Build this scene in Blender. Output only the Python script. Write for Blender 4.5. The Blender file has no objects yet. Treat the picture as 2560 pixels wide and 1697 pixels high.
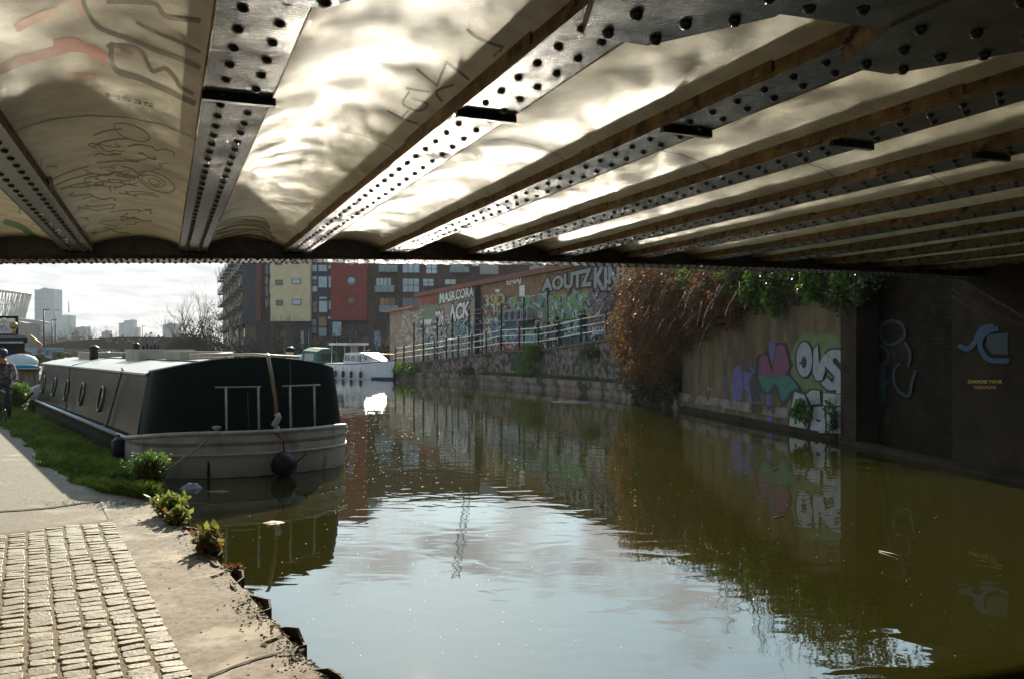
import bpy, bmesh, math, random
from mathutils import Vector, Matrix
R = math.radians
random.seed(7)
S = bpy.context.scene
COL = S.collection
# ------------------------------------------------------------ camera, sky, sun, exposure
CW, F, CX, HY, HC = 2560.0, 2133.0, 1280.0, 875.0, 2.0
cd = bpy.data.cameras.new("camera"); cam = bpy.data.objects.new("camera", cd); COL.objects.link(cam)
cam.location = (0, 0, HC); cam.rotation_euler = (R(90), 0, 0)
cd.sensor_width = 36; cd.lens = 36 * F / CW; cd.shift_y = (HY - 848.5) / CW; cd.clip_end = 6000; cd.clip_start = 0.05
S.camera = cam
SUN_AZ, SUN_EL = -6.0, 24.0
sd = Vector((math.sin(R(SUN_AZ)) * math.cos(R(SUN_EL)), math.cos(R(SUN_AZ)) * math.cos(R(SUN_EL)), math.sin(R(SUN_EL))))
sl = bpy.data.lights.new("sun", 'SUN'); sl.energy = 5.0; sl.angle = R(0.5); sl.color = (1.0, 0.91, 0.74)
so = bpy.data.objects.new("sun", sl); COL.objects.link(so); so.rotation_euler = sd.to_track_quat('Z', 'Y').to_euler(); so.location = (0, 40, 60)
S.view_settings.view_transform = 'Standard'; S.view_settings.look = 'None'; S.view_settings.gamma = 1
S.view_settings.exposure = 1.15
S.cycles.use_denoising = True
S.cycles.max_bounces = 8; S.cycles.diffuse_bounces = 4; S.cycles.glossy_bounces = 4; S.cycles.transparent_max_bounces = 8
S.cycles.caustics_reflective = True; S.cycles.blur_glossy = 0.05; S.cycles.use_guiding = True; S.cycles.use_surface_guiding = True
S.cycles.sample_clamp_indirect = 0
W = bpy.data.worlds.new("World"); S.world = W; W.use_nodes = True


def node(nt, t, **k):
    n = nt.nodes.new(t)
    for a, b in k.items():
        if a in ('ins',):
            for i, v in b.items(): n.inputs[i].default_value = v
        else: setattr(n, a, b)
    return n


def build_world():
    nt = W.node_tree; nt.nodes.clear(); L = nt.links.new
    sky = node(nt, 'ShaderNodeTexSky', sky_type='NISHITA', sun_disc=False, sun_elevation=R(SUN_EL), sun_rotation=R(SUN_AZ), air_density=1.0, dust_density=1.0, ozone_density=1.0)
    tc = node(nt, 'ShaderNodeTexCoord')
    sep = node(nt, 'ShaderNodeSeparateXYZ'); L(tc.outputs['Generated'], sep.inputs[0])
    zz = node(nt, 'ShaderNodeMath', operation='ADD'); L(sep.outputs[2], zz.inputs[0]); zz.inputs[1].default_value = 0.10
    dv = node(nt, 'ShaderNodeVectorMath', operation='DIVIDE'); L(tc.outputs['Generated'], dv.inputs[0])
    cz = node(nt, 'ShaderNodeCombineXYZ'); [L(zz.outputs[0], cz.inputs[i]) for i in range(3)]
    L(cz.outputs[0], dv.inputs[1])
    mp = node(nt, 'ShaderNodeMapping'); L(dv.outputs[0], mp.inputs[0]); mp.inputs['Location'].default_value = (3.2, 1.4, 0); mp.inputs['Scale'].default_value = (1.1, 0.8, 0)
    n1 = node(nt, 'ShaderNodeTexNoise', noise_dimensions='3D'); L(mp.outputs[0], n1.inputs['Vector']); n1.inputs['Scale'].default_value = 1.5; n1.inputs['Detail'].default_value = 9; n1.inputs['Roughness'].default_value = 0.6
    rz = node(nt, 'ShaderNodeMapRange'); L(sep.outputs[2], rz.inputs[0]); rz.inputs[1].default_value = 0.05; rz.inputs[2].default_value = 0.26; rz.inputs[3].default_value = 0.30; rz.inputs[4].default_value = -0.01
    ad = node(nt, 'ShaderNodeMath', operation='ADD'); L(n1.outputs[0], ad.inputs[0]); L(rz.outputs[0], ad.inputs[1])
    cr = node(nt, 'ShaderNodeMapRange', interpolation_type='SMOOTHSTEP'); L(ad.outputs[0], cr.inputs[0]); cr.inputs[1].default_value = 0.52; cr.inputs[2].default_value = 0.68; cr.inputs[3].default_value = 0.0; cr.inputs[4].default_value = 0.92
    # cloud colour, a little uneven
    n2 = node(nt, 'ShaderNodeTexNoise'); L(mp.outputs[0], n2.inputs['Vector']); n2.inputs['Scale'].default_value = 3.5; n2.inputs['Detail'].default_value = 6
    cc = node(nt, 'ShaderNodeMix', data_type='RGBA'); nr = node(nt, 'ShaderNodeMapRange'); L(n2.outputs[0], nr.inputs[0]); nr.inputs[1].default_value = .36; nr.inputs[2].default_value = .60; L(nr.outputs[0], cc.inputs['Factor']); cc.inputs[6].default_value = (4.4, 4.35, 4.35, 1); cc.inputs[7].default_value = (6.5, 6.35, 6.15, 1)
    # thin bright veil on the sunward side
    dt = node(nt, 'ShaderNodeVectorMath', operation='DOT_PRODUCT'); L(tc.outputs['Generated'], dt.inputs[0]); dt.inputs[1].default_value = (sd.x, sd.y, 0)
    vr = node(nt, 'ShaderNodeMapRange', interpolation_type='SMOOTHSTEP'); L(dt.outputs['Value'], vr.inputs[0]); vr.inputs[1].default_value = -.1; vr.inputs[2].default_value = .75; vr.inputs[3].default_value = .0; vr.inputs[4].default_value = .82
    m0 = node(nt, 'ShaderNodeMix', data_type='RGBA'); L(vr.outputs[0], m0.inputs['Factor']); L(sky.outputs[0], m0.inputs[6]); m0.inputs[7].default_value = (7.0, 10.0, 11.2, 1)
    mx = node(nt, 'ShaderNodeMix', data_type='RGBA'); L(cr.outputs[0], mx.inputs['Factor']); L(m0.outputs[2], mx.inputs[6]); L(cc.outputs[2], mx.inputs[7])
    bg = node(nt, 'ShaderNodeBackground'); bg.inputs[1].default_value = 0.075; L(mx.outputs[2], bg.inputs[0])
    o = node(nt, 'ShaderNodeOutputWorld'); L(bg.outputs[0], o.inputs[0])


build_world()

# ------------------------------------------------------------ helpers


def px(x, y, Y): return Vector(((x - CX) / F * Y, Y, HC - (y - HY) / F * Y))


def ongr(x, y, z):
    Y = F * (HC - z) / (y - HY); return Vector(((x - CX) / F * Y, Y, z))


MATS = {}


def mat(name, c, rough=0.7, metal=0.0, c2=None, scale=6.0, amt=0.5, bump=0.0, bscale=None, stretch=(1, 1, 1), spec=0.3, transl=0, coat=0, detail=5, contrast=(0.35, 0.65), c3=None, c3scale=1.3, c3range=(0.56, 0.66), ior=1.45, emit=None, brick=None, alpha=None):
    if name in MATS: return MATS[name]
    m = bpy.data.materials.new(name); m.use_nodes = True; nt = m.node_tree; L = nt.links.new
    b = nt.nodes['Principled BSDF']
    b.inputs['Roughness'].default_value = rough; b.inputs['Metallic'].default_value = metal
    b.inputs['Specular IOR Level'].default_value = spec; b.inputs['IOR'].default_value = ior
    if coat: b.inputs['Coat Weight'].default_value = coat; b.inputs['Coat Roughness'].default_value = 0.15
    if c2 is None: c2 = tuple(v * 0.72 for v in c)
    tc = node(nt, 'ShaderNodeTexCoord'); mp = node(nt, 'ShaderNodeMapping'); L(tc.outputs['Object'], mp.inputs[0]); mp.inputs['Scale'].default_value = stretch
    n = node(nt, 'ShaderNodeTexNoise'); L(mp.outputs[0], n.inputs['Vector']); n.inputs['Scale'].default_value = scale; n.inputs['Detail'].default_value = detail; n.inputs['Roughness'].default_value = 0.6
    r = node(nt, 'ShaderNodeMapRange'); L(n.outputs[0], r.inputs[0]); r.inputs[1].default_value = contrast[0]; r.inputs[2].default_value = contrast[1]; r.inputs[4].default_value = amt * 2 if amt <= .5 else 1
    mx = node(nt, 'ShaderNodeMix', data_type='RGBA'); L(r.outputs[0], mx.inputs['Factor']); mx.inputs[6].default_value = (*c, 1); mx.inputs[7].default_value = (*c2, 1)
    out = mx.outputs[2]
    if brick:
        bt = node(nt, 'ShaderNodeTexBrick'); bt.inputs['Scale'].default_value = 1.0
        bt.inputs['Brick Width'].default_value = brick[0]; bt.inputs['Row Height'].default_value = brick[1]; bt.inputs['Mortar Size'].default_value = brick[2]
        bt.inputs['Color1'].default_value = (1, 1, 1, 1); bt.inputs['Color2'].default_value = (.72, .72, .72, 1); bt.inputs['Mortar'].default_value = (*brick[3], 1)
        sx = node(nt, 'ShaderNodeSeparateXYZ'); L(tc.outputs['Object'], sx.inputs[0])
        sm = node(nt, 'ShaderNodeMath', operation='ADD'); L(sx.outputs[0], sm.inputs[0]); L(sx.outputs[1], sm.inputs[1])
        cb = node(nt, 'ShaderNodeCombineXYZ'); L(sm.outputs[0], cb.inputs[0]); L(sx.outputs[2], cb.inputs[1]); L(cb.outputs[0], bt.inputs['Vector'])
        mu = node(nt, 'ShaderNodeMix', data_type='RGBA', blend_type='MULTIPLY'); mu.inputs['Factor'].default_value = 1; L(out, mu.inputs[6]); L(bt.outputs['Color'], mu.inputs[7]); out = mu.outputs[2]
    if c3 is not None:
        n3 = node(nt, 'ShaderNodeTexNoise'); L(mp.outputs[0], n3.inputs['Vector']); n3.inputs['Scale'].default_value = c3scale; n3.inputs['Detail'].default_value = 8; n3.inputs['Roughness'].default_value = 0.65
        r3 = node(nt, 'ShaderNodeMapRange'); L(n3.outputs[0], r3.inputs[0]); r3.inputs[1].default_value = c3range[0]; r3.inputs[2].default_value = c3range[1]
        m3 = node(nt, 'ShaderNodeMix', data_type='RGBA'); L(r3.outputs[0], m3.inputs['Factor']); L(out, m3.inputs[6]); m3.inputs[7].default_value = (*c3, 1); out = m3.outputs[2]
    L(out, b.inputs['Base Color'])
    if bump:
        bn = node(nt, 'ShaderNodeTexNoise'); L(mp.outputs[0], bn.inputs['Vector']); bn.inputs['Scale'].default_value = bscale or scale * 4; bn.inputs['Detail'].default_value = 6
        bp = node(nt, 'ShaderNodeBump'); bp.inputs['Strength'].default_value = min(1, bump); bp.inputs['Distance'].default_value = 0.02 * max(1, bump); L(bn.outputs[0], bp.inputs['Height']); L(bp.outputs[0], b.inputs['Normal'])
    if transl:
        ts = node(nt, 'ShaderNodeBsdfTranslucent'); L(out, ts.inputs[0]); ms = node(nt, 'ShaderNodeMixShader'); ms.inputs[0].default_value = transl
        L(b.outputs[0], ms.inputs[1]); L(ts.outputs[0], ms.inputs[2]); L(ms.outputs[0], nt.nodes['Material Output'].inputs[0])
    if emit: b.inputs['Emission Color'].default_value = (*emit[:3], 1); b.inputs['Emission Strength'].default_value = emit[3]
    MATS[name] = m
    return m


class MB:
    def __init__(s): s.v = []; s.f = []; s.sm = set()

    def add(s, vs, fs, smooth=False):
        o = len(s.v); s.v += [tuple(v) for v in vs]
        for f in fs:
            if smooth: s.sm.add(len(s.f))
            s.f.append(tuple(i + o for i in f))
        return s

    def box(s, x0, x1, y0, y1, z0, z1, M=None):
        vs = [Vector((x, y, z)) for z in (z0, z1) for y in (y0, y1) for x in (x0, x1)]
        if M: vs = [M @ v for v in vs]
        return s.add(vs, [(0, 2, 3, 1), (4, 5, 7, 6), (0, 1, 5, 4), (2, 6, 7, 3), (0, 4, 6, 2), (1, 3, 7, 5)])

    def bar(s, a, b, w, h=None, up=(0, 0, 1)):
        a = Vector(a); b = Vector(b); h = h or w; d = (b - a).normalized(); u = Vector(up)
        if abs(d.dot(u)) > .98: u = Vector((0, 1, 0))
        x = d.cross(u).normalized(); y = x.cross(d)
        vs = [p + x * i * w / 2 + y * j * h / 2 for p in (a, b) for i, j in ((-1, -1), (1, -1), (1, 1), (-1, 1))]
        return s.add(vs, [(3, 2, 1, 0), (4, 5, 6, 7), (0, 1, 5, 4), (1, 2, 6, 5), (2, 3, 7, 6), (3, 0, 4, 7)])

    def tube(s, pts, r, n=8, caps=True):
        pts = [Vector(p) for p in pts]; rs = r if isinstance(r, (list, tuple)) else [r] * len(pts); o = []
        x = None
        for i, p in enumerate(pts):
            d = (pts[min(i + 1, len(pts) - 1)] - pts[max(i - 1, 0)])
            d = d.normalized() if d.length > 1e-9 else Vector((0, 0, 1))
            if x is None: x = d.cross(Vector((0, 0, 1)) if abs(d.z) < .9 else Vector((1, 0, 0))).normalized()
            else: x = (x - d * x.dot(d)).normalized()
            y = d.cross(x)
            o += [p + (x * math.cos(t) + y * math.sin(t)) * rs[i] for t in [2 * math.pi * k / n for k in range(n)]]
        fs = [(i * n + k, i * n + (k + 1) % n, (i + 1) * n + (k + 1) % n, (i + 1) * n + k) for i in range(len(pts) - 1) for k in range(n)]
        if caps: fs += [tuple(range(n - 1, -1, -1)), tuple((len(pts) - 1) * n + k for k in range(n))]
        return s.add(o, fs, True)

    def lathe(s, c, prof, n=12, axis=None):
        c = Vector(c); M = Vector((0, 0, 1)).rotation_difference(Vector(axis)).to_matrix() if axis else Matrix.Identity(3)
        o = [c + M @ Vector((r * math.cos(2 * math.pi * k / n), r * math.sin(2 * math.pi * k / n), z)) for r, z in prof for k in range(n)]
        fs = [(i * n + k, i * n + (k + 1) % n, (i + 1) * n + (k + 1) % n, (i + 1) * n + k) for i in range(len(prof) - 1) for k in range(n)]
        fs += [tuple(range(n - 1, -1, -1)), tuple((len(prof) - 1) * n + k for k in range(n))]
        return s.add(o, fs, True)

    def ball(s, c, r, n=8, sc=(1, 1, 1)):
        m = max(4, n // 2); c = Vector(c)
        o = [c + Vector((math.sin(math.pi * i / m) * math.cos(2 * math.pi * k / n) * r * sc[0], math.sin(math.pi * i / m) * math.sin(2 * math.pi * k / n) * r * sc[1], math.cos(math.pi * i / m) * r * sc[2])) for i in range(m + 1) for k in range(n)]
        return s.add(o, [((i + 1) * n + k, (i + 1) * n + (k + 1) % n, i * n + (k + 1) % n, i * n + k) for i in range(m) for k in range(n)], True)

    def prism(s, poly, z0, z1):
        n = len(poly)
        g = lambda z, p: z(p) if callable(z) else z
        return s.add([(p[0], p[1], g(z0, p)) for p in poly] + [(p[0], p[1], g(z1, p)) for p in poly], [tuple(range(n - 1, -1, -1)), tuple(range(n, 2 * n))] + [(i, (i + 1) % n, n + (i + 1) % n, n + i) for i in range(n)])

    def grid(s, fn, nu, nv, smooth=True):
        o = [fn(i / nu, j / nv) for j in range(nv + 1) for i in range(nu + 1)]
        return s.add(o, [(j * (nu + 1) + i, j * (nu + 1) + i + 1, (j + 1) * (nu + 1) + i + 1, (j + 1) * (nu + 1) + i) for j in range(nv) for i in range(nu)], smooth)

    def build(s, name, m, parent=None, label=None, **kw):
        me = bpy.data.meshes.new(name); me.from_pydata(s.v, [], s.f); me.update()
        for i in s.sm: me.polygons[i].use_smooth = True
        o = bpy.data.objects.new(name, me); COL.objects.link(o)
        if m: me.materials.append(m)
        if parent: o.parent = parent
        if label: o['label'] = label
        for k, v in kw.items(): o[k] = v
        return o


def thing(name, label, cat, loc=(0, 0, 0), rz=0.0, group=None):
    o = bpy.data.objects.new(name, None); COL.objects.link(o); o.location = loc; o.rotation_euler = (0, 0, rz)
    o['label'] = label; o['category'] = cat
    if group: o['group'] = group
    return o


def copytree(o, parent=None):
    c = o.copy(); COL.objects.link(c)
    if parent: c.parent = parent
    for ch in [x for x in bpy.data.objects if x.parent == o]: copytree(ch, c)
    return c


def textmesh(txt, bold=0.0, size=1.0):
    cu = bpy.data.curves.new('t', 'FONT'); cu.body = txt; cu.size = size; cu.offset = bold; cu.resolution_u = 3; cu.align_x = 'LEFT'; cu.extrude = 0
    ob = bpy.data.objects.new('t', cu); COL.objects.link(ob)
    bpy.context.view_layer.update()
    me = bpy.data.meshes.new_from_object(ob.evaluated_get(bpy.context.evaluated_depsgraph_get()))
    vs = [v.co.copy() for v in me.vertices]; fs = [tuple(p.vertices) for p in me.polygons]
    bpy.data.objects.remove(ob); bpy.data.curves.remove(cu); bpy.data.meshes.remove(me)
    return vs, fs


def lerp(a, b, t): return a + (b - a) * t


def interp(pts, x):
    for (x0, y0), (x1, y1) in zip(pts, pts[1:]):
        if x <= x1 or (x1, y1) == pts[-1]:
            return y0 + (y1 - y0) * (x - x0) / (x1 - x0)


# ------------------------------------------------------------ materials
M_asph = mat('asphalt', (.225, .19, .14), .85, c2=(.15, .125, .09), scale=26, bump=.3, bscale=90, c3=(.32, .275, .21), c3scale=1.6, detail=12, contrast=(.42, .6))
M_conc = mat('concrete', (.25, .205, .15), .85, c2=(.15, .122, .085), scale=16, bump=.3, bscale=130, c3=(.40, .345, .27), c3scale=2.3, c3range=(.50, .62), detail=12, contrast=(.42, .62))
M_sett = mat('granite_sett', (.34, .30, .225), .6, c2=(.22, .185, .135), scale=7, bump=.3, bscale=45)
M_sand = mat('jointing', (.26, .205, .13), .9, c2=(.16, .125, .08), scale=14, bump=1, bscale=80)
M_rust = mat('rusty_steel', (.085, .045, .024), .75, c2=(.02, .014, .01), scale=12, bump=1, bscale=50)
M_cream = mat('cream_soffit_paint', (.76, .715, .585), .46, c2=(.54, .49, .36), scale=3.2, bump=.3, bscale=6, c3=(.26, .22, .14), c3scale=1.3, c3range=(.55, .78), spec=.4)
M_flange = mat('black_gloss_paint', (.085, .083, .076), .27, metal=.0, c2=(.045, .043, .04), scale=4, bump=.16, bscale=110, spec=.5, ior=1.6)
M_gold = mat('ochre_paint_rusting', (.22, .145, .055), .6, c2=(.11, .062, .022), scale=9, bump=.3, bscale=60, c3=(.03, .018, .01), c3scale=7, c3range=(.55, .62))
M_black = mat('black_steel', (.012, .012, .011), .45, bump=.3)
M_rivet = mat('rivet_paint', (.035, .034, .031), .25, bump=.1, spec=.8)
M_brickdark = mat('dark_brick', (.055, .04, .028), .85, c2=(.03, .022, .016), scale=3, bump=.6, bscale=30, brick=(.225, .075, .012, (.55, .5, .42)), c3=(.05, .035, .025), c3scale=.5, c3range=(.45, .7), spec=.05)  # very dark brick base with random mottling
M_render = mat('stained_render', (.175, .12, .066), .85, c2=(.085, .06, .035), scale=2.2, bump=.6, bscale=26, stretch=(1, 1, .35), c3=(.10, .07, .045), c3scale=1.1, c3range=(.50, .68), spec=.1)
M_stone = mat('rubble_stone', (.22, .17, .14), .9, c2=(.05, .04, .03), scale=3.4, bump=1.0, bscale=9, contrast=(.42, .58), c3=(.035, .05, .015), c3scale=.5, c3range=(.5, .62))


def water_mat():
    m = bpy.data.materials.new('canal_water'); m.use_nodes = True; nt = m.node_tree; L = nt.links.new; b = nt.nodes['Principled BSDF']
    b.inputs['Roughness'].default_value = 0.015; b.inputs['IOR'].default_value = 2.2
    tc = node(nt, 'ShaderNodeTexCoord')
    n0 = node(nt, 'ShaderNodeTexNoise'); L(tc.outputs['Object'], n0.inputs['Vector']); n0.inputs['Scale'].default_value = .35; n0.inputs['Detail'].default_value = 3
    mx = node(nt, 'ShaderNodeMix', data_type='RGBA'); L(n0.outputs[0], mx.inputs['Factor']); mx.inputs[6].default_value = (.021, .0205, .0035, 1); mx.inputs[7].default_value = (.029, .027, .0045, 1); L(mx.outputs[2], b.inputs['Base Color'])
    mp = node(nt, 'ShaderNodeMapping'); L(tc.outputs['Object'], mp.inputs[0]); mp.inputs['Scale'].default_value = (1, 1.6, 1); mp.inputs['Rotation'].default_value = (0, 0, R(10))
    n1 = node(nt, 'ShaderNodeTexNoise'); L(mp.outputs[0], n1.inputs['Vector']); n1.inputs['Scale'].default_value = 1.9; n1.inputs['Detail'].default_value = 1.5; n1.inputs['Roughness'].default_value = .45; n1.inputs['Distortion'].default_value = .6
    b1 = node(nt, 'ShaderNodeBump'); b1.inputs['Strength'].default_value = 1; b1.inputs['Distance'].default_value = .0030; L(n1.outputs[0], b1.inputs['Height'])
    n2 = node(nt, 'ShaderNodeTexNoise'); L(mp.outputs[0], n2.inputs['Vector']); n2.inputs['Scale'].default_value = 9; n2.inputs['Detail'].default_value = 2
    b2 = node(nt, 'ShaderNodeBump'); b2.inputs['Strength'].default_value = 1; b2.inputs['Distance'].default_value = .0002; L(n2.outputs[0], b2.inputs['Height']); L(b1.outputs[0], b2.inputs['Normal'])
    L(b2.outputs[0], b.inputs['Normal'])
    return m


M_water = water_mat()

# ------------------------------------------------------------ ground, water
wt = MB(); wt.add([(-1500, -60, 0), (300, -60, 0), (300, 1500, 0), (-1500, 1500, 0)], [(0, 1, 2, 3)])
wt.build('water', M_water, kind='structure')

LZ = 0.22
AZP = R(29.6); ed = Vector((-math.sin(AZP), math.cos(AZP))); en = Vector((math.cos(AZP), math.sin(AZP)))
E0 = Vector((-1.01, 4.61))
def EP(s, n): return E0 + ed * s + en * n
BD = Vector((-math.sin(R(35)), math.cos(R(35)))); BN = Vector((math.cos(R(35)), math.sin(R(35)))); PP = Vector((-6.3, 13.9))
# the bank line on the towpath side, from behind the camera into the distance
bank = [EP(-14, 0), EP(9.8, 0), PP - BN * .13 + BD * .3, PP - BN * .15 + BD * 14, Vector((-24, 38)), Vector((-44, 62)), Vector((-90, 100)), Vector((-300, 190))]
tp = MB()
poly = [(p.x, p.y) for p in bank] + [(-1400, 190), (-1400, -60), (bank[0].x, -60)]
tp.prism([(x, y) for x, y in poly][::-1], -0.6, LZ)
tp.build('towpath', M_asph, kind='structure')
# concrete margin along the edge, with a ragged water side (lies on the path)
def edge_off(s):  # wavy broken edge following the sheet pile troughs
    ph = (s / .86) % 1.0
    w = lerp(-.075, .05, .5 + .5 * math.tanh(3 * math.sin((ph + .12) * 2 * math.pi)))
    return w
cm = MB(); N = 900; rnd = random.Random(3); s0, s1 = -8.0, 6.9
rows = []
for i in range(N + 1):
    s = lerp(s0, s1, i / N); jag = rnd.uniform(-.012, .012) + .02 * math.sin(s * 7.3) + .015 * math.sin(s * 17)
    w = edge_off(s) + jag - .03
    a = EP(s, -.66); b = EP(s, w - .05); c = EP(s, w)
    rows.append([(a.x, a.y, LZ + .006), (b.x, b.y, LZ + .012 + .004 * math.sin(s * 11)), (c.x, c.y, LZ - .01 + rnd.uniform(-.01, .006)), (c.x - en.x * .05, c.y - en.y * .05, LZ - .12)])
for i in range(N):
    A, B = rows[i], rows[i + 1]
    for k in range(3): cm.add([A[k], B[k], B[k + 1], A[k + 1]], [(0, 1, 2, 3)] if False else [(3, 2, 1, 0)])
cm.build('coping_pavement', M_conc, kind='structure')
# trim the path under the margin is hidden: rusted sheet piles standing proud of it
sp = MB(); rndp = random.Random(5)
prof = []
s = -8.0
while s < 9.6:
    for q, n in ((0, .075), (.12, .095), (.24, .09), (.33, .05), (.43, -.045), (.55, -.06), (.68, -.055), (.77, .0)): prof.append((s + q, n))
    s += .86
def pilepts(z): return [(EP(a, b).x, EP(a, b).y, z) for a, b in prof]
top = [(x, y, LZ + .015 + .02 * math.sin(i * 1.7) - (0.0 if i % 9 else .03)) for i, (x, y, z) in enumerate(pilepts(0))]
bot = pilepts(-.5); n = len(top)
inn = [(EP(a, b - .016).x, EP(a, b - .016).y, top[i][2]) for i, (a, b) in enumerate(prof)]
innb = [(x, y, -.5) for x, y, z in inn]
for i in range(n - 1):
    sp.add([bot[i], bot[i + 1], top[i + 1], top[i]], [(3, 2, 1, 0)]); sp.add([top[i], top[i + 1], inn[i + 1], inn[i]], [(0, 1, 2, 3)]); sp.add([innb[i], innb[i + 1], inn[i + 1], inn[i]], [(0, 1, 2, 3)])
o = sp.build('sheet_pile_wall', M_rust, label='rusty corrugated steel sheet piles holding the edge of the towpath', category='retaining wall')

# setts: one mesh of worn stones in a bed of jointing
def sx_poly():
    # sett area: left of the margin, from behind the camera to s=5.4
    return [EP(-8, -.66), EP(5.35, -.66), EP(4.0, -6.5), EP(-8, -6.5)]
sb = MB(); P4 = sx_poly(); sb.add([(p.x, p.y, LZ + .0095) for p in P4], [(0, 1, 2, 3)]); sb.build('sett_bed', M_sand, kind='structure')
st = MB(); rs = random.Random(11)
for c in range(-38, 0):
    n0 = -.66 - .035 + (c + 1) * .158; s = -1.6 + rs.uniform(0, .1)
    while True:
        ln = rs.uniform(.085, .118)
        smax = 5.28 - (-(n0) - .66) * .23
        if s + ln > smax: break
        if n0 < -3.2 and s < 0.0: s += .115; continue
        a0, a1 = n0 - .068 + rs.uniform(-.006, .006), n0 + .068 + rs.uniform(-.006, .006)
        z = LZ + rs.uniform(.012, .021); tl = rs.uniform(-.0035, .0035); tm = rs.uniform(-.003, .003)
        g = .011
        ring0 = [(s, a0), (s + ln, a0), (s + ln, a1), (s, a1)]
        j = [(rs.uniform(-.006, .006), rs.uniform(-.006, .006)) for _ in range(4)]
        ch = .25
        def oct(inset):
            pts = []
            q = [(s + inset + j[0][0], a0 + inset + j[0][1]), (s + ln - inset + j[1][0], a0 + inset + j[1][1]), (s + ln - inset + j[2][0], a1 - inset + j[2][1]), (s + inset + j[3][0], a1 - inset + j[3][1])]
            for k in range(4):
                p0, p1 = q[k], q[(k + 1) % 4]
                pts += [(lerp(p0[0], p1[0], ch * .6), lerp(p0[1], p1[1], ch * .6)), (lerp(p0[0], p1[0], 1 - ch * .6), lerp(p0[1], p1[1], 1 - ch * .6))]
            return pts
        vs = []
        for inset, dz in ((0, -.03), (.002, -.004), (.007, 0)):
            for (aa, bb) in oct(inset):
                p = EP(aa, bb); vs.append((p.x, p.y, z + dz + (tl if aa > s + ln / 2 else -tl) * (dz > -.03) + (tm if bb > n0 else -tm) * (dz > -.03)))
        p = EP(s + ln / 2, n0); vs.append((p.x, p.y, z + .001))
        fs = [(r * 8 + k, r * 8 + (k + 1) % 8, (r + 1) * 8 + (k + 1) % 8, (r + 1) * 8 + k) for r in range(2) for k in range(8)] + [(16 + k, 16 + (k + 1) % 8, 24) for k in range(8)]
        st.add(vs, fs, False)
        s += ln + rs.uniform(.006, .013)
st.build('sett_paving', M_sett, kind='structure')

# ------------------------------------------------------------ bridge
BR = R(22.2); bu = Vector((math.cos(BR), math.sin(BR))); bd = Vector((-math.sin(BR), math.cos(BR)))
bridge = thing('canal_bridge', 'low riveted iron bridge with cream jack arches spanning the canal overhead', 'bridge', (0, 0, 0), BR)
BQ = .833  # the iron span is low: soffit a little over a metre above eye height
def bp(o):
    for v in o.data.vertices: v.co = Vector((v.co.x * BQ, v.co.y * BQ, HC + (v.co.z - HC) * BQ))
    return o
def fz(a): return 3.206 + .04017 * a - .00158 * a * a
B0, B1 = -22, 12.5  # span lengthened unseen behind the camera to darken the faces turned toward it
KS = range(-6, 12)
SP, RISE, FW = .085, .135, .335
def ak(k): return .19 + 1.37 * k
def vz(k, a):  # soffit of the vault in bay k
    l, r = ak(k) + FW - .02, ak(k + 1) + .02
    t = (a - l) / (r - l); t = min(1, max(0, t))
    return fz(a) + .1 + SP + RISE * (1 - (2 * t - 1) ** 2) ** .8
for k in KS:
    a0 = ak(k); z0 = fz(a0 + .2) + .1
    m = MB(); m.box(a0, a0 + FW, B0, B1, z0, z0 + .03)
    bm_ = m.build('cross_beam', M_flange, bridge)
    e = MB(); e.box(a0 + .012, a0 + .035, B0, B1, z0 + .03, z0 + SP + .03); e.box(a0 + FW - .035, a0 + FW - .012, B0, B1, z0 + .03, z0 + SP + .03)
    e.box(a0 - .006, a0 - .0005, B0, B1, z0 - .004, z0 + .027); e.box(a0 + FW + .0005, a0 + FW + .006, B0, B1, z0 - .004, z0 + .027)
    # lap joints of the skewback strips
    for bb in (3.6, 7.9, 10.9): e.box(a0 - .002, a0 + .01, bb, bb + 2.2, z0 + .031, z0 + SP + .01)
    e.build('beam_edge', M_gold, bm_)
    rv = MB(); b = B0 + .3 + (k % 3) * .05; n = 8 if k < 5 else 6
    while b < 12.15:
        for q, off in ((.092, 0), (.243, .105)):
            if b + off > (-1 if k > -3 else 0):
                rv.lathe((a0 + q, b + off, z0), [(.024, 0), (.023, -.010), (.015, -.019), (.004, -.022)][::1], n)
        b += .235
    rv.build('rivets', M_rivet, bm_, kind='stuff')
    if -1 < k < 5:
        ab = MB(); ab.box(a0 - .01, a0 + FW + .02, 4.62, 4.66, z0 - .042, z0 - .001); ab.build('angle_bar', M_black, bm_)
for k in list(KS)[:-1]:
    l, r = ak(k) + FW - .022, ak(k + 1) + .022
    nu, nv = 20, 60
    def fn(u, v): a = lerp(l, r, u); return (a, lerp(B0, B1, v), vz(k, a))
    m = MB(); m.grid(fn, nu, nv)
    vo = m.build('vault', M_cream, bridge)
    for bb in (1.2, 6.1, 9.3):
        se = MB()
        pts = [(lerp(l, r, i / 24), bb + .01 * math.sin(i * 1.3 + k), vz(k, lerp(l, r, i / 24)) - .0035) for i in range(25)]
        for p, q in zip(pts, pts[1:]): se.add([(p[0], p[1] - .006, p[2]), (q[0], q[1] - .006, q[2]), (q[0], q[1] + .005, q[2]), (p[0], p[1] + .005, p[2])], [(0, 1, 2, 3)])
        se.build('seam', M_black, vo)
# deck slab above, so no light leaks
dk = MB(); A = [-9 + i * 1.0 for i in range(28)]
dk.grid(lambda u, v: (lerp(-9, 18, u), lerp(B0 - .3, B1 + .35, v), fz(lerp(-9, 18, u)) + .42), 27, 1); dk.grid(lambda u, v: (lerp(-9, 18, u), lerp(B0 - .3, B1 + .35, v), fz(lerp(-9, 18, u)) + .9), 27, 1)
dk.build('deck', M_conc, bridge)
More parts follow.
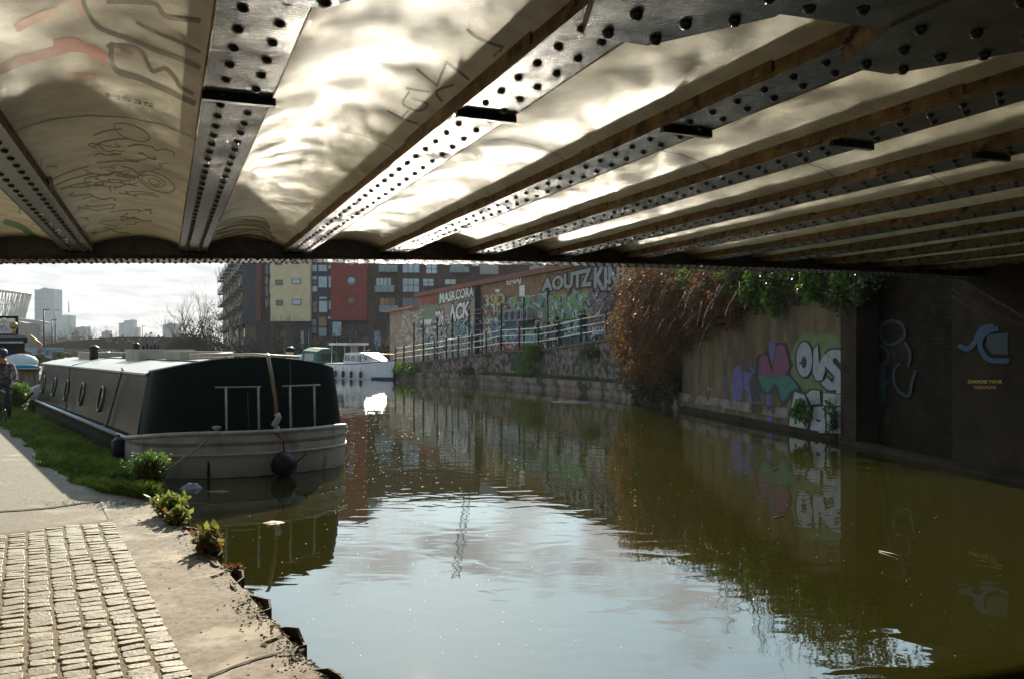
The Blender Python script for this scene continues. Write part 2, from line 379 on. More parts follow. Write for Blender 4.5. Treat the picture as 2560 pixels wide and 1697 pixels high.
# edge girders (front one seen from inside) and the middle girder with gussets
def girder(b0, b1, zoff, name, rim=True):
    m = MB()
    N = 54
    for i in range(N):
        x0, x1 = lerp(-9, 18, i / N), lerp(-9, 18, (i + 1) / N)
        for (y0, y1, za, zb) in ((b0, b1, zoff, zoff + .05), ((b0 + b1) / 2 - .01, (b0 + b1) / 2 + .01, zoff + .05, .9)):
            vs = [(x, y, fz(x) + z) for z in (za, zb) for y in (y0, y1) for x in (x0, x1)]
            m.add(vs, [(0, 2, 3, 1), (4, 5, 7, 6), (0, 1, 5, 4), (2, 6, 7, 3)])
    g = m.build(name, M_flange, bridge)
    return g
fg = girder(12.2, 12.8, 0, 'fascia_girder')
rv = MB(); x = -6.0; i = 0
while x < 17:
    for y in (12.27, 12.36, 12.64, 12.73):
        if i % 2 == (y in (12.36, 12.64)) : rv.lathe((x, y, fz(x)), [(.022, 0), (.020, -.010), (.012, -.018), (.003, -.02)], 6)
    x += .075; i += 1
rv.build('rivets', M_rivet, fg, kind='stuff')
er = MB(); 
for i in range(54):
    x0, x1 = lerp(-9, 18, i / 54), lerp(-9, 18, (i + 1) / 54)
    vs = [(x, y, fz(x) + z) for z in (-.002, .052) for y in (12.192, 12.1995) for x in (x0, x1)]
    er.add(vs, [(0, 2, 3, 1), (4, 5, 7, 6), (0, 1, 5, 4), (2, 6, 7, 3)])
er.build('flange_rim', M_rust, fg)
bg_ = girder(-9.8, -9.2, 0, 'fascia_girder')
mg = girder(1.95, 2.76, .055, 'middle_girder')
for k in range(-3, 10):
    gs = MB(); gr = MB(); gl = MB(); a0 = ak(k); z = fz(a0 + .2)
    pl = [(a0 - .12, 2.7), (a0 + .05, 3.16), (a0 + FW + .02, 3.16), (a0 + .65, 2.7), (a0 + .65, 2.0), (a0 - .12, 2.0)]
    gs.prism(pl[::-1], z + .028, z + .05)
    gl.add([(a0 - .122, 2.7, z + .026), (a0 + .048, 3.162, z + .026), (a0 + .048, 3.162, z + .1), (a0 - .122, 2.7, z + .1)], [(0, 1, 2, 3)])
    for q in ((a0 + .12, 3.08), (a0 + .34, 3.07), (a0 + .13, 2.87), (a0 + .36, 2.88), (a0 + .52, 2.78), (a0 + .0, 2.66), (a0 + .25, 2.6), (a0 + .5, 2.55), (a0 + .75, 2.62), (a0 + .95, 2.55), (a0 + .13, 2.3), (a0 + .4, 2.3), (a0 + .85, 2.3)):
        gr.lathe((q[0], q[1], z + (.028 if q[0] < a0 + .66 else .055)), [(.028, 0), (.027, -.014), (.018, -.026), (.004, -.03)], 6)
    gp = gs.build('gusset_plate', M_flange, mg); gr.build('bolts', M_rivet, mg, kind='stuff'); gl.build('gusset_rim', M_gold, mg)
for o in bpy.data.objects:
    p = o
    while p.parent: p = p.parent
    if p is bridge and o.type == 'MESH': bp(o)
# ------------------------------------------------------------ walls of the right bank, marks painted on them
class Plane:
    """vertical wall plane through two ground points; hit() finds where a sight line of the survey photo meets it"""
    def __init__(s, a, b):
        s.a = Vector(a[:2]); s.b = Vector(b[:2]); s.d = (s.b - s.a).normalized(); s.n = Vector((s.d.y, -s.d.x))
        if s.n.dot(s.a) > 0: s.n = -s.n

    def hit(s, x, y, off=0.0):
        r = Vector(((x - CX) / F, 1.0)); o = s.a + s.n * off
        k = o.dot(s.n) / r.dot(s.n)
        return Vector((r.x * k, k, HC - (y - HY) / F * k))


def flat(pl, pts, off, name, m, parent=None, mb=None):
    q = [pl.hit(x, y, off) for x, y in pts]
    mb2 = mb or MB(); mb2.add(q, [tuple(range(len(q)))])
    return None if mb is not None else mb2.build(name, m, parent)


def grow(pts, r):
    cx_ = sum(p[0] for p in pts) / len(pts); cy_ = sum(p[1] for p in pts) / len(pts); o = []
    for x, y in pts:
        d = math.hypot(x - cx_, y - cy_) or 1; o.append((x + (x - cx_) / d * r, y + (y - cy_) / d * r))
    return o


def ell(cx_, cy_, rx, ry, n=20, rot=0):
    return [(cx_ + rx * math.cos(t) * math.cos(rot) - ry * math.sin(t) * math.sin(rot), cy_ + rx * math.cos(t) * math.sin(rot) + ry * math.sin(t) * math.cos(rot)) for t in [2 * math.pi * i / n for i in range(n)]]


def ribbon(pts, w):
    """band polygon pieces of half width w along pts (photo units)"""
    out = []
    for i in range(len(pts) - 1):
        (x0, y0), (x1, y1) = pts[i], pts[i + 1]; d = math.hypot(x1 - x0, y1 - y0) or 1; nx, ny = -(y1 - y0) / d * w, (x1 - x0) / d * w
        ex, ey = (x1 - x0) / d * w * .5, (y1 - y0) / d * w * .5
        out.append([(x0 + nx - ex, y0 + ny - ey), (x1 + nx + ex, y1 + ny + ey), (x1 - nx + ex, y1 - ny + ey), (x0 - nx - ex, y0 - ny - ey)])
    return out


def bez(pts, n=14):
    """smooth curve through points (Catmull-Rom)"""
    P = [pts[0]] + list(pts) + [pts[-1]]; o = []
    for i in range(1, len(P) - 2):
        for k in range(n):
            t = k / n; a, b, c, d = P[i - 1], P[i], P[i + 1], P[i + 2]
            o.append(tuple(.5 * (2 * b[j] + (c[j] - a[j]) * t + (2 * a[j] - 5 * b[j] + 4 * c[j] - d[j]) * t * t + (3 * b[j] - a[j] - 3 * c[j] + d[j]) * t ** 3) for j in range(2)))
    return o + [pts[-1]]


def paint(name, c, rough=.6): return mat('paint_' + name, c, rough, c2=tuple(v * .75 for v in c), scale=5, bump=.2)


def wtext(pl, txt, tl, tr, br, bl, off, m, parent, bold=.03, name='graffiti', outline=None):
    for pas in (0, 1) if outline else (1,):
        vs, fs = textmesh(txt, bold if pas else bold + .07)
        ref, _ = textmesh(txt, bold)
        x0 = min(v.x for v in ref); x1 = max(v.x for v in ref); y0 = min(v.y for v in ref); y1 = max(v.y for v in ref); q = []
        for v in vs:
            u = (v.x - x0) / (x1 - x0); w = (v.y - y0) / (y1 - y0)
            X = lerp(lerp(bl[0], br[0], u), lerp(tl[0], tr[0], u), w); Y = lerp(lerp(bl[1], br[1], u), lerp(tl[1], tr[1], u), w)
            q.append(pl.hit(X, Y, off + .012 * pas))
        MB().add(q, fs).build(name, m if pas else outline, parent)


def ray(x, y, Y): return px(x, y, Y)


# stone bank and ledge on the far side
RB = [(9.6, -30), (8.9, -8), (8.2, 5), (7.7, 12.8), (7.25, 18.6), (5.74, 28.8), (4.6, 37.1), (2.43, 41.6), (-.26, 46.9), (-2.1, 50.2), (-8.0, 58.8), (-25, 76), (-50, 98), (-120, 150), (-300, 250)]
land = MB(); pts = [(x + .5, y) for x, y in RB] + [(-300, 1400), (1200, 1400), (1200, -30)]
land.prism(pts, -.6, .44); land.build('ground', mat('rough_grass_ground', (.07, .075, .025), .95, c2=(.10, .08, .045), scale=.5, bump=1, bscale=6), kind='structure')
lm = MB()
for (x0, y0), (x1, y1) in list(zip(RB, RB[1:]))[4:11]:
    d = Vector((x1 - x0, y1 - y0)); L_ = d.length; d.normalize(); nn = Vector((d.y, -d.x)); nn = nn if nn.x > 0 else -nn
    k = max(1, int(L_ / 1.1))
    for i in range(k):
        a = Vector((x0, y0)) + d * L_ * i / k; b = Vector((x0, y0)) + d * (L_ * (i + 1) / k - .015)
        for z0, z1, o_ in ((-.4, .30, .04 + .02 * ((i * 7) % 3) / 2), (.305, .56, -.03)):
            q = [a + nn * o_, b + nn * o_, b + nn * .9, a + nn * .9]
            lm.prism([(p.x, p.y) for p in q], z0, z1)
lm.build('bank_wall', mat('coping_stone', (.26, .19, .15), .9, c2=(.12, .09, .07), scale=1.6, bump=.8, bscale=18, c3=(.04, .05, .018), c3scale=.8, c3range=(.5, .6)), label='low bank wall of long stone copings at the waterline below the ramp', category='bank wall')
# wing wall beyond the bridge and abutment under it
WING = Plane((7.25, 18.6), (5.74, 28.8)); ABUT = Plane((8.06, 12.8), (7.62, 18.6)); AB2 = Plane((8.02, 11.4), (7.74, 15.0))
wg = thing('wing_wall', 'stained rendered canal wall with purple and silver graffiti beyond the bridge', 'wall')
m = MB(); m.prism([(7.25, 18.62), (5.74, 28.8), (6.6, 28.95), (8.2, 18.75)], -.5, 4.1); m.build('wall_face', M_render, wg)
m = MB(); m.prism([(7.17, 18.9), (5.62, 28.85), (5.72, 28.86), (7.26, 18.9)], -.3, .14); m.build('footing', M_brickdark, wg)
m = MB(); m.prism([(7.12, 18.75), (5.66, 28.9), (6.7, 29.0), (8.3, 18.85)], 4.1, 4.28); m.build('coping', M_conc, wg)
ab = thing('bridge_abutment', 'dark abutment wall under the bridge with pilasters and faint murals', 'abutment')
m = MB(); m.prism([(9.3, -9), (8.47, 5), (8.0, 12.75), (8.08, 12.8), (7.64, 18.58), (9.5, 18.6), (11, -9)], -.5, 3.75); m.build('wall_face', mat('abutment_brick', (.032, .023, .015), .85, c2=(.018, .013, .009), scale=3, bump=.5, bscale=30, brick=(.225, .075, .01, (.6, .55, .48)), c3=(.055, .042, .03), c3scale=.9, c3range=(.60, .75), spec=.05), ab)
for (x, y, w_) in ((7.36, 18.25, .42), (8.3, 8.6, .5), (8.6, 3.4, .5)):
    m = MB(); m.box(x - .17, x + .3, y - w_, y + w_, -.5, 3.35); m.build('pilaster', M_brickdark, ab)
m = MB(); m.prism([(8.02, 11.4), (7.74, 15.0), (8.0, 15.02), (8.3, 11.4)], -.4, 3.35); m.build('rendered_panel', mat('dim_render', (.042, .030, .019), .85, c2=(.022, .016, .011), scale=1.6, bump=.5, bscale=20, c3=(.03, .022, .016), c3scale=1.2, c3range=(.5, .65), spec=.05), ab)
ab_f = MB(); ab_f.prism([(8.95, -9), (8.13, 5), (7.56, 12.8), (7.1, 18.55), (7.3, 18.56), (7.8, 12.8), (8.4, 5), (9.2, -9)], -.4, .10); ab_f.build('footing', M_brickdark, ab)
lab = MB(); lab.prism([(-10.5, -9), (-12.8, 2), (-15.5, 8), (-16.5, 8), (-13.8, 2), (-11.5, -9)], LZ, 3.75)
lab.build('abutment_wall', M_brickdark, label='brick abutment wall carrying the bridge on the towpath side', category='abutment')

c4 = lambda x, y: (1500 + x / 2.232, 640 + y / 2.232)
C4 = lambda ps: [c4(*p) for p in ps]
P_black = paint('black', (.012, .012, .012)); P_silver = paint('silver', (.25, .25, .26), .4); P_white = paint('white', (.72, .70, .64)); P_green = paint('moss_green', (.11, .13, .04)); P_teal = paint('teal_green', (.02, .12, .08)); P_mag = paint('magenta', (.15, .03, .08)); P_vio = paint('violet', (.09, .07, .20)); P_blue = paint('blue', (.012, .052, .10)); P_dteal = paint('dark_teal', (.008, .026, .029)); P_yel = paint('yellow', (.45, .33, .04)); P_red = paint('red', (.36, .045, .03)); P_org = paint('orange', (.45, .16, .04)); P_grn = paint('leaf_green', (.13, .28, .07)); P_pink = paint('pink', (.35, .10, .13)); P_lblue = paint('pale_blue', (.20, .38, .42)); P_grey = paint('grey', (.30, .30, .29))
def layer(pl, shapes, off, name, m, parent):
    mb = MB()
    for i, sh in enumerate(shapes): flat(pl, sh, off + .0016 * (i % 4), '', None, mb=mb)
    return mb.build(name, m, parent)
gpar = wg
layer(WING, [C4([(1055, 580), (1090, 480), (1160, 425), (1230, 440), (1300, 430), (1370, 500), (1410, 620), (1412, 980), (1370, 990), (1300, 800), (1200, 740), (1110, 745), (1060, 880), (1045, 860), (1050, 720)])], .006, 'graffiti', P_green, gpar)
layer(WING, [C4(p) for p in ([(742, 640), (775, 600), (800, 690), (790, 800), (740, 810)], [(820, 700), (860, 620), (885, 690), (880, 820), (830, 830)], [(925, 760), (955, 750), (962, 980), (935, 985)], [(940, 480), (975, 470), (985, 560), (950, 580)], [(800, 640), (838, 650), (830, 760), (806, 740)])], .006, 'graffiti', P_vio, gpar)
mp_ = [(880, 560), (935, 540), (965, 640), (985, 490), (1035, 490), (1070, 610), (1050, 655), (1110, 720), (1120, 745), (1020, 825), (1000, 800), (985, 755), (935, 765), (905, 755), (870, 700)]
layer(WING, [C4(grow(mp_, 9)), C4([(830, 700), (862, 640), (880, 700), (890, 800), (850, 815)])], .012, 'graffiti', P_black, gpar)
layer(WING, [C4([(888, 575), (905, 548), (932, 552), (948, 600), (960, 648), (975, 560), (984, 505), (1005, 492), (1030, 500), (1046, 560), (1060, 612), (1048, 640), (1035, 660), (960, 672), (885, 662)])], .020, 'graffiti', P_mag, gpar)
layer(WING, [C4([(884, 664), (960, 674), (1034, 662), (1062, 672), (1088, 700), (1106, 735), (1062, 752), (1040, 790), (1018, 812), (1004, 785), (996, 735), (975, 705), (950, 745), (930, 756), (905, 738), (892, 700)])], .020, 'graffiti', P_teal, gpar)
ous = [ell(1140, 575, 44, 98), [(1192, 520), (1215, 490), (1222, 600), (1240, 560), (1258, 540), (1255, 640), (1240, 690), (1205, 692), (1188, 650)], [(1320, 700), (1368, 680), (1372, 765), (1318, 765)]]
dat = [[(1050, 985), (1062, 870), (1085, 755), (1140, 770), (1175, 850), (1160, 960), (1140, 990)], [(1150, 770), (1180, 745), (1225, 750), (1230, 820), (1180, 830)], [(1245, 760), (1375, 775), (1372, 835), (1245, 830)], [(1168, 985), (1190, 840), (1250, 838), (1258, 985)], [(1268, 985), (1262, 838), (1370, 842), (1368, 985)]]
Sp = bez([(1350, 570), (1325, 545), (1285, 552), (1278, 595), (1305, 630), (1330, 665), (1322, 712), (1285, 722), (1258, 700)], 4)
layer(WING, [C4(grow(p, 10)) for p in ous + dat] + [C4(p) for p in ribbon(Sp, 33)], .026, 'graffiti', P_black, gpar)
layer(WING, [C4(p) for p in ribbon(Sp, 23)], .0365, 'graffiti', P_silver, gpar)
layer(WING, [C4(p) for p in ous], .036, 'graffiti', P_silver, gpar)
layer(WING, [C4(p) for p in dat], .036, 'graffiti', mat('paint_chrome', (.32, .31, .30), .35, c2=(.17, .16, .15), scale=3, bump=.2), gpar)
layer(WING, [C4(p) for p in (ell(1137, 590, 14, 34, 10), [(1112, 590), (1150, 580), (1152, 590), (1114, 602)], [(1115, 830), (1130, 820), (1138, 870), (1118, 880)], [(1205, 905), (1232, 915), (1225, 925), (1206, 918)], [(1295, 875), (1340, 890), (1300, 895)])], .044, 'graffiti', P_black, gpar)
rg_ = random.Random(77)
for mm_, n_, ar in ((P_vio, 16, (730, 900, 600, 820)), (P_black, 22, (760, 1060, 560, 900)), (P_green, 10, (640, 1050, 620, 800)), (P_grey, 10, (600, 1000, 650, 860))):
    mb_ = MB()
    for i in range(n_):
        p = [(rg_.uniform(ar[0], ar[1]), rg_.uniform(ar[2], ar[3]))]
        for k in range(rg_.randint(2, 5)): p.append((p[-1][0] + rg_.uniform(-22, 26), p[-1][1] + rg_.uniform(-26, 26)))
        for s__ in ribbon(bez(p, 4), rg_.uniform(.8, 2.2)): flat(WING, C4(s__), .003 + .0004 * (i % 5), '', None, mb=mb_)
    for i in range(n_ * 2):  # runs of paint
        x = rg_.uniform(ar[0] - 60, ar[1]); y = rg_.uniform(ar[2], ar[3] - 60); flat(WING, C4([(x, y), (x + 1.6, y), (x + 1.2, y + rg_.uniform(30, 110)), (x + .4, y + 60)]), .0035, '', None, mb=mb_)
    mb_.build('tags', mm_, wg)
fig = [r for c in ([(1630, 360), (1580, 380), (1562, 430), (1600, 490), (1660, 480), (1700, 440), (1680, 380), (1630, 360)], [(1500, 620), (1520, 540), (1570, 500), (1610, 540), (1590, 600), (1520, 610), (1500, 640), (1520, 700), (1560, 740), (1600, 700)], [(1540, 740), (1510, 880), (1515, 960), (1545, 950), (1560, 870), (1555, 760)]) for r in ribbon(bez(c, 6), 9)]
layer(ABUT, [C4(p) for p in fig] + [C4([(1520, 630), (1595, 620), (1590, 800), (1560, 860), (1530, 850)])], .006, 'mural', P_dteal, ab)
layer(ABUT, [C4(p) for p in [r for c in ([(1670, 600), (1640, 640), (1650, 730), (1720, 780), (1740, 700), (1760, 640)], [(1700, 480), (1730, 540), (1720, 610)]) for r in ribbon(bez(c, 6), 8)]], .006, 'mural', P_dteal, ab)
wave = [r for c in ([(2005, 500), (2050, 515), (2090, 480), (2130, 410), (2190, 395)], [(2215, 405), (2150, 430), (2120, 490), (2150, 560), (2200, 582), (2275, 582)]) for r in ribbon(bez(c, 8), 14)]
AB15 = Plane((7.44, 12.8), (7.40, 13.9))
layer(AB2, [C4([(2160, 440), (2275, 428), (2275, 548), (2190, 545), (2155, 500)])], .008, 'mural', P_dteal, ab)
layer(AB2, [C4(p) for p in wave], .016, 'mural', P_blue, ab)
for i, (t, x0, x1, y0, y1, mm) in enumerate((("CHOOSE YOUR", 2052, 2245, 690, 708, P_yel), ("WEAPON!", 2085, 2210, 722, 740, P_org))):
    wtext(AB2, t, c4(x0, y0), c4(x1, y0), c4(x1, y1), c4(x0, y1), .01, mm, ab, .02, 'mural_lettering')

# ramp, its retaining wall
RW = [(3.6 + 2.4, 29.6, 3.3), (4.55, 38.5, 2.56), (3.4, 41.5, 2.39), (1.45, 45.5, 2.05), (-.57, 48.5, 2.0), (-3.95, 53.5, 1.52), (-8.0, 59.0, 1.03), (-22, 74, .6)]
rw = thing('retaining_wall', 'dark rubble stone retaining wall holding up the ramp', 'wall')
m = MB(); tp_ = MB(); rp = MB()
WA, WB = Vector((8.9, 32.2)), Vector((-7.68, 69.8))
wd = (WB - WA).normalized()
for (x0, y0, z0), (x1, y1, z1) in zip(RW, RW[1:]):
    a = Vector((x0, y0)); b = Vector((x1, y1)); d = (b - a).normalized(); nn = Vector((d.y, -d.x)); nn = nn if nn.x > 0 else -nn
    q = [a, b, b + nn * .4, a + nn * .4]
    def zt(p): return interp([(0, z0), (1, z1)], ((Vector(p) - a).dot(d)) / (b - a).length)
    m.prism([(p.x, p.y) for p in q], .3, lambda p: zt(p) - .12)
    q = [a - nn * .06, b - nn * .06, b + nn * .46, a + nn * .46]
    tp_.prism([(p.x, p.y) for p in q], lambda p: zt(p) - .12, lambda p: zt(p))
    ka = WA + wd * max(0, (a - WA).dot(wd)); kb = WA + wd * max(0, (b - WA).dot(wd))
    rp.add([(a.x + nn.x * .3, a.y + nn.y * .3, z0 - .01), (b.x + nn.x * .3, b.y + nn.y * .3, z1 - .01), (kb.x + 1, kb.y, z1 - .01), (ka.x + 1, ka.y, z0 - .01)], [(0, 1, 2, 3)])
m.build('wall_face', M_stone, rw); tp_.build('coping', mat('mossy_coping', (.17, .13, .09), .9, c2=(.05, .055, .02), scale=1.5, bump=.8), rw)
rp.build('ramp_path', M_asph, kind='structure')


def rwpt(xpx, off=0.0):
    """point on the retaining wall line (pushed back by off) seen in the column xpx"""
    for (x0, y0, z0), (x1, y1, z1) in zip(RW, RW[1:]):
        a = Vector((x0, y0)); b = Vector((x1, y1)); d = (b - a).normalized(); nn = Vector((d.y, -d.x)); nn = nn if nn.x > 0 else -nn
        a = a + nn * off; b = b + nn * off; t = (xpx - CX) / F
        den = (b.x - a.x) - t * (b.y - a.y)
        k = (t * a.y - a.x) / den
        if -.001 <= k <= 1.12: return Vector((lerp(a.x, b.x, k), lerp(a.y, b.y, k), lerp(z0, z1, min(k, 1))))
M_galv = mat('worn_handrail_steel', (.82, .66, .45), .33, metal=.45, bump=.15)
gd = thing('guard_rail', 'three bar steel guard rail on black posts along the top of the ramp wall', 'railing')
cols = [989, 1010, 1034.5, 1059, 1087, 1116, 1146, 1180, 1216, 1253, 1299, 1346, 1398, 1454, 1516, 1590]
ps = [rwpt(c, .15) for c in cols]
for p in ps:
    m = MB(); m.box(p.x - .045, p.x + .045, p.y - .045, p.y + .045, p.z - .02, p.z + 1.2); m.lathe((p.x, p.y, p.z + 1.2), [(.06, 0), (.05, .05), (.01, .07)], 8)
    for h in (.42, .78, 1.12): m.lathe((p.x, p.y, p.z + h - .05), [(.065, 0), (.075, .05), (.065, .1)], 8)
    m.build('post', M_black, gd)
for h in (.42, .78, 1.12):
    m = MB(); m.tube([p + Vector((0, 0, h)) for p in ps], .03, 8); m.build('rail', M_galv, gd)
wf = thing('wire_fence', 'tall wire fence on thin black posts between the ramp and the graffiti building', 'fence')
fp = []
for c, ty in ((1035, 806), (1058, 800), (1093, 793), (1131, 785), (1173, 774), (1205, 772), (1254, 758), (1310, 743), (1370, 721), (1417, 679), (1445, 701), (1526, 677), (1600, 660)):
    p = rwpt(c, 1.7); z = HC + (HY - ty) / F * p.y; fp.append((p, z))
    m = MB(); m.box(p.x - .05, p.x + .05, p.y - .05, p.y + .05, p.z - .1, z); m.build('post', M_black, wf)
for i, fr in enumerate((.98, .90, .80, .68, .56, .42)):
    m = MB(); m.tube([Vector((p.x, p.y, lerp(p.z, min(z, p.z + 3.3), fr))) for p, z in fp], .007, 4); m.build('wire', mat('wire', (.5, .46, .36), .4, metal=.6), wf)

# graffiti covered brick building
WH = Plane(WA, WB)
wh = thing('brick_warehouse', 'long low brick building covered in graffiti behind the ramp', 'building')
back = Vector((wd.y, -wd.x)) * 9; back = back if back.x > 0 else -back
M_wbrick = mat('tan_brick', (.35, .21, .11), .85, c2=(.24, .145, .075), scale=2, bump=.3, brick=(.45, .15, .03, (.7, .6, .5)))
end = WB
m = MB(); m.prism([(p.x, p.y) for p in (WA, end, end + back, WA + back)], .4, 6.32); m.build('wall_face', M_wbrick, wh)
f = -wd.yx; 
out = Vector(back).normalized() * -1
m = MB(); m.prism([(p.x, p.y) for p in (WA + out * .25 - wd * .3, end + out * .25 + wd * .3, end + back + wd * .3, WA + back - wd * .3)], 6.32, 6.62); m.build('roof_edge', mat('red_clay_edge', (.25, .10, .06), .8, c2=(.17, .07, .045), scale=3), wh)
c3 = lambda x, y: (980 + x / 3.816, 640 + y / 3.816)
C3 = lambda ps_: [c3(*p) for p in ps_]
def wall_z(x, z):  # photo y on the warehouse wall for a height
    p = WH.hit(x, 800); return HY - (z - HC) * F / p.y
# painted background blocks
def block(x0, x1, za, zb, mm, off, nm='painted_panel'):
    flat(WH, [(x0, wall_z(x0, za)), (x1, wall_z(x1, za)), (x1, wall_z(x1, zb)), (x0, wall_z(x0, zb))], off, nm, mm, wh)
block(1047, 1193, 1.0, 4.3, paint('dirty_cream', (.34, .31, .25)), .01)
block(1047, 1098, 4.3, 6.2, paint('washed_green', (.19, .21, .14)), .01)
block(1100, 1193, 4.3, 6.2, paint('washed_tan', (.30, .22, .15)), .01)
block(1202, 1262, 1.2, 3.0, paint('washed_white', (.40, .38, .36)), .01)
block(1232, 1300, 2.6, 3.7, paint('sky_blue', (.06, .20, .32)), .013); block(1232, 1300, 1.9, 2.6, P_red, .013); block(1304, 1346, 2.0, 3.2, P_lblue, .013); block(1304, 1350, 3.2, 3.8, P_dteal, .013)
block(1252, 1300, 1.2, 1.9, paint('brick_red', (.28, .07, .05)), .013); block(1304, 1346, 1.4, 2.0, P_pink, .013); block(1205, 1253, 1.0, 1.6, paint('rose', (.32, .12, .13)), .015)
block(1060, 1083, 1.2, 1.9, P_pink, .015)
block(1350, 1600, 1.8, 3.5, paint('murky_teal', (.06, .12, .12)), .01); block(1355, 1470, 3.6, 5.0, P_grn, .011); block(1262, 1352, 3.9, 4.9, paint('red_mauve', (.20, .09, .09)), .011)
block(1470, 1640, 3.0, 5.2, paint('dull_mauve', (.17, .11, .11)), .011); block(1500, 1700, 4.9, 6.2, paint('dark_backing', (.05, .05, .05)), .009)
block(1132, 1171, 2.9, 3.75, P_lblue, .014); block(1052, 1079, 4.0, 4.4, P_white, .02); block(1053, 1083, 3.3, 4.0, paint('pale_green', (.25, .30, .18)), .02)
for (x0, y0, x1, y1) in ((1240, 325, 1265, 395), (1215, 280, 1268, 395), (985, 320, 1028, 420)):
    pass
for q, nm in ((((1215, 285), (1266, 280), (1266, 392), (1216, 396)), 'white_panel'), (((985, 322), (1027, 320), (1027, 412), (986, 416)), 'white_panel')):
    flat(WH, C3(q), .03, nm, P_white, wh)
m = MB()
for xx in (1194.5,):
    a = WH.hit(xx, 800, .12); m.box(a.x - .2, a.x + .2, a.y - .2, a.y + .2, .5, 6.3)
m.build('drain_pipe', M_black, wh)
T = [("MASKCORA", (455, 345), (780, 288), (778, 385), (452, 460), P_white, P_black), ("ACK", (540, 470), (748, 428), (735, 575), (540, 650), P_white, P_black), ("226", (412, 525), (496, 510), (494, 665), (412, 670), P_white, P_black), ("SPERM", (262, 395), (432, 370), (432, 465), (262, 475), P_red, None),
     ("ENAJ", (1092, 222), (1232, 200), (1230, 270), (1095, 300), P_white, None), ("3SD", (875, 372), (1080, 350), (1075, 470), (878, 492), P_yel, P_vio),
     ("AOUTZ", (1430, 225), (1905, 110), (1905, 290), (1425, 345), P_grey, P_black), ("KIN", (1925, 115), (2170, 75), (2170, 330), (1925, 330), P_grey, P_black), ("MU", (2185, 100), (2400, 50), (2400, 290), (2190, 320), P_grey, None),
     ("TABLE", (1115, 410), (1450, 375), (1450, 560), (1120, 560), P_grn, P_grey), ("NAL", (1500, 400), (1890, 370), (1900, 560), (1510, 560), P_grn, P_grey), ("SMOKY", (865, 595), (960, 590), (955, 650), (865, 655), P_white, None), ("MAZE", (975, 585), (1050, 582), (1050, 635), (975, 640), P_white, None),
     ("SCHMOLT", (262, 690), (415, 670), (415, 735), (262, 745), P_white, P_black), ("FOXY", (845, 700), (950, 690), (948, 830), (848, 840), P_white, None), ("TOPS", (855, 850), (1040, 845), (1040, 900), (858, 905), P_red, P_white), ("WENK", (1060, 845), (1380, 840), (1380, 880), (1060, 885), P_pink, None),
     ("JOK", (1895, 680), (2050, 660), (2050, 770), (1895, 780), P_white, P_vio), ("ELSE", (1640, 620), (1790, 600), (1790, 760), (1640, 770), P_lblue, P_black), ("SHAW", (585, 640), (725, 630), (725, 740), (585, 750), P_lblue, P_dteal), ("KEYS", (290, 770), (400, 760), (400, 850), (290, 860), P_grey, P_black), ("OFA", (450, 760), (540, 750), (540, 850), (450, 860), P_grey, None), ("HOBO", (770, 870), (1050, 830), (1050, 900), (770, 930), P_grey, P_black)]
for t in T: wtext(WH, t[0], c3(*t[1]), c3(*t[2]), c3(*t[3]), c3(*t[4]), .045, t[5], wh, .045, 'graffiti', t[6])
rg = random.Random(8); mk = {k: MB() for k in range(5)}
for i in range(850):  # tags and scribbles low on the wall
    x = rg.uniform(1050, 1600); z = rg.uniform(1.0, 4.0) if x < 1195 or rg.random() < .8 else rg.uniform(4, 5.2); p = [(x, wall_z(x, z))]
    for k in range(rg.randint(3, 7)): p.append((p[-1][0] + rg.uniform(-3.5, 5), p[-1][1] + rg.uniform(-9, 9)))
    for s_ in ribbon(bez(p, 3), rg.uniform(.5, 1.0)): flat(WH, s_, .075 + .002 * (i % 9), '', None, mb=mk[i % 5])
for k, mm in enumerate((P_black, P_grey, P_white, P_white, P_lblue)): mk[k].build('tags', mm, wh)
ax = MB()
for i in range(5):  # outdoor air conditioner units on a shelf
    xa = 1258 + i * 15.5; a = WH.hit(xa, 800, .06); b = WH.hit(xa + 13.5, 800, .06)
    zc = 3.72 - .0 * i; o_ = -Vector((WH.n.x, WH.n.y)) * -1
    t = thing('air_conditioner', 'grey boxed fan unit, %s of the five in the row on the graffiti wall' % ('leftmost', 'second', 'third', 'fourth', 'rightmost')[i], 'air conditioner', (0, 0, 0), 0, 'fan units on the graffiti wall')
    q = [Vector((a.x, a.y)), Vector((b.x, b.y)), Vector((b.x, b.y)) + WH.n * .4, Vector((a.x, a.y)) + WH.n * .4]
    mm_ = MB(); mm_.prism([(p.x, p.y) for p in q], zc, zc + .72); mm_.build('casing', P_grey, t)
    c = (q[2] + q[3]) / 2; mm_ = MB(); mm_.lathe((c.x, c.y, zc + .36), [(.27, 0), (.27, .03), (.2, .05)], 14, (WH.n.x, WH.n.y, 0)); mm_.build('fan_grille', M_black, t)
an = thing('brick_annex', 'small pale shed against the far end of the graffiti building', 'shed')
p0, p1 = WH.b, WH.b + wd * 8.5
m = MB(); m.prism([(p.x, p.y) for p in (p0 + wd * .1, p1, p1 + back * .5, p0 + wd * .1 + back * .5)], .4, 5.4); m.build('wall_face', mat('pale_boards', (.42, .34, .26), .8, c2=(.24, .17, .11), scale=2), an)
m = MB(); m.prism([(p.x, p.y) for p in (p0 + wd * .1 + out * .5, p1 + wd * .5 + out * .5, p1 + wd * .5 + back * .5, p0 + wd * .1 + back * .5)], 5.4, 5.6); m.build('roof', mat('pale_tile', (.4, .22, .15), .8), an)
AN = Plane(p0, p1); rg = random.Random(4); m = MB()
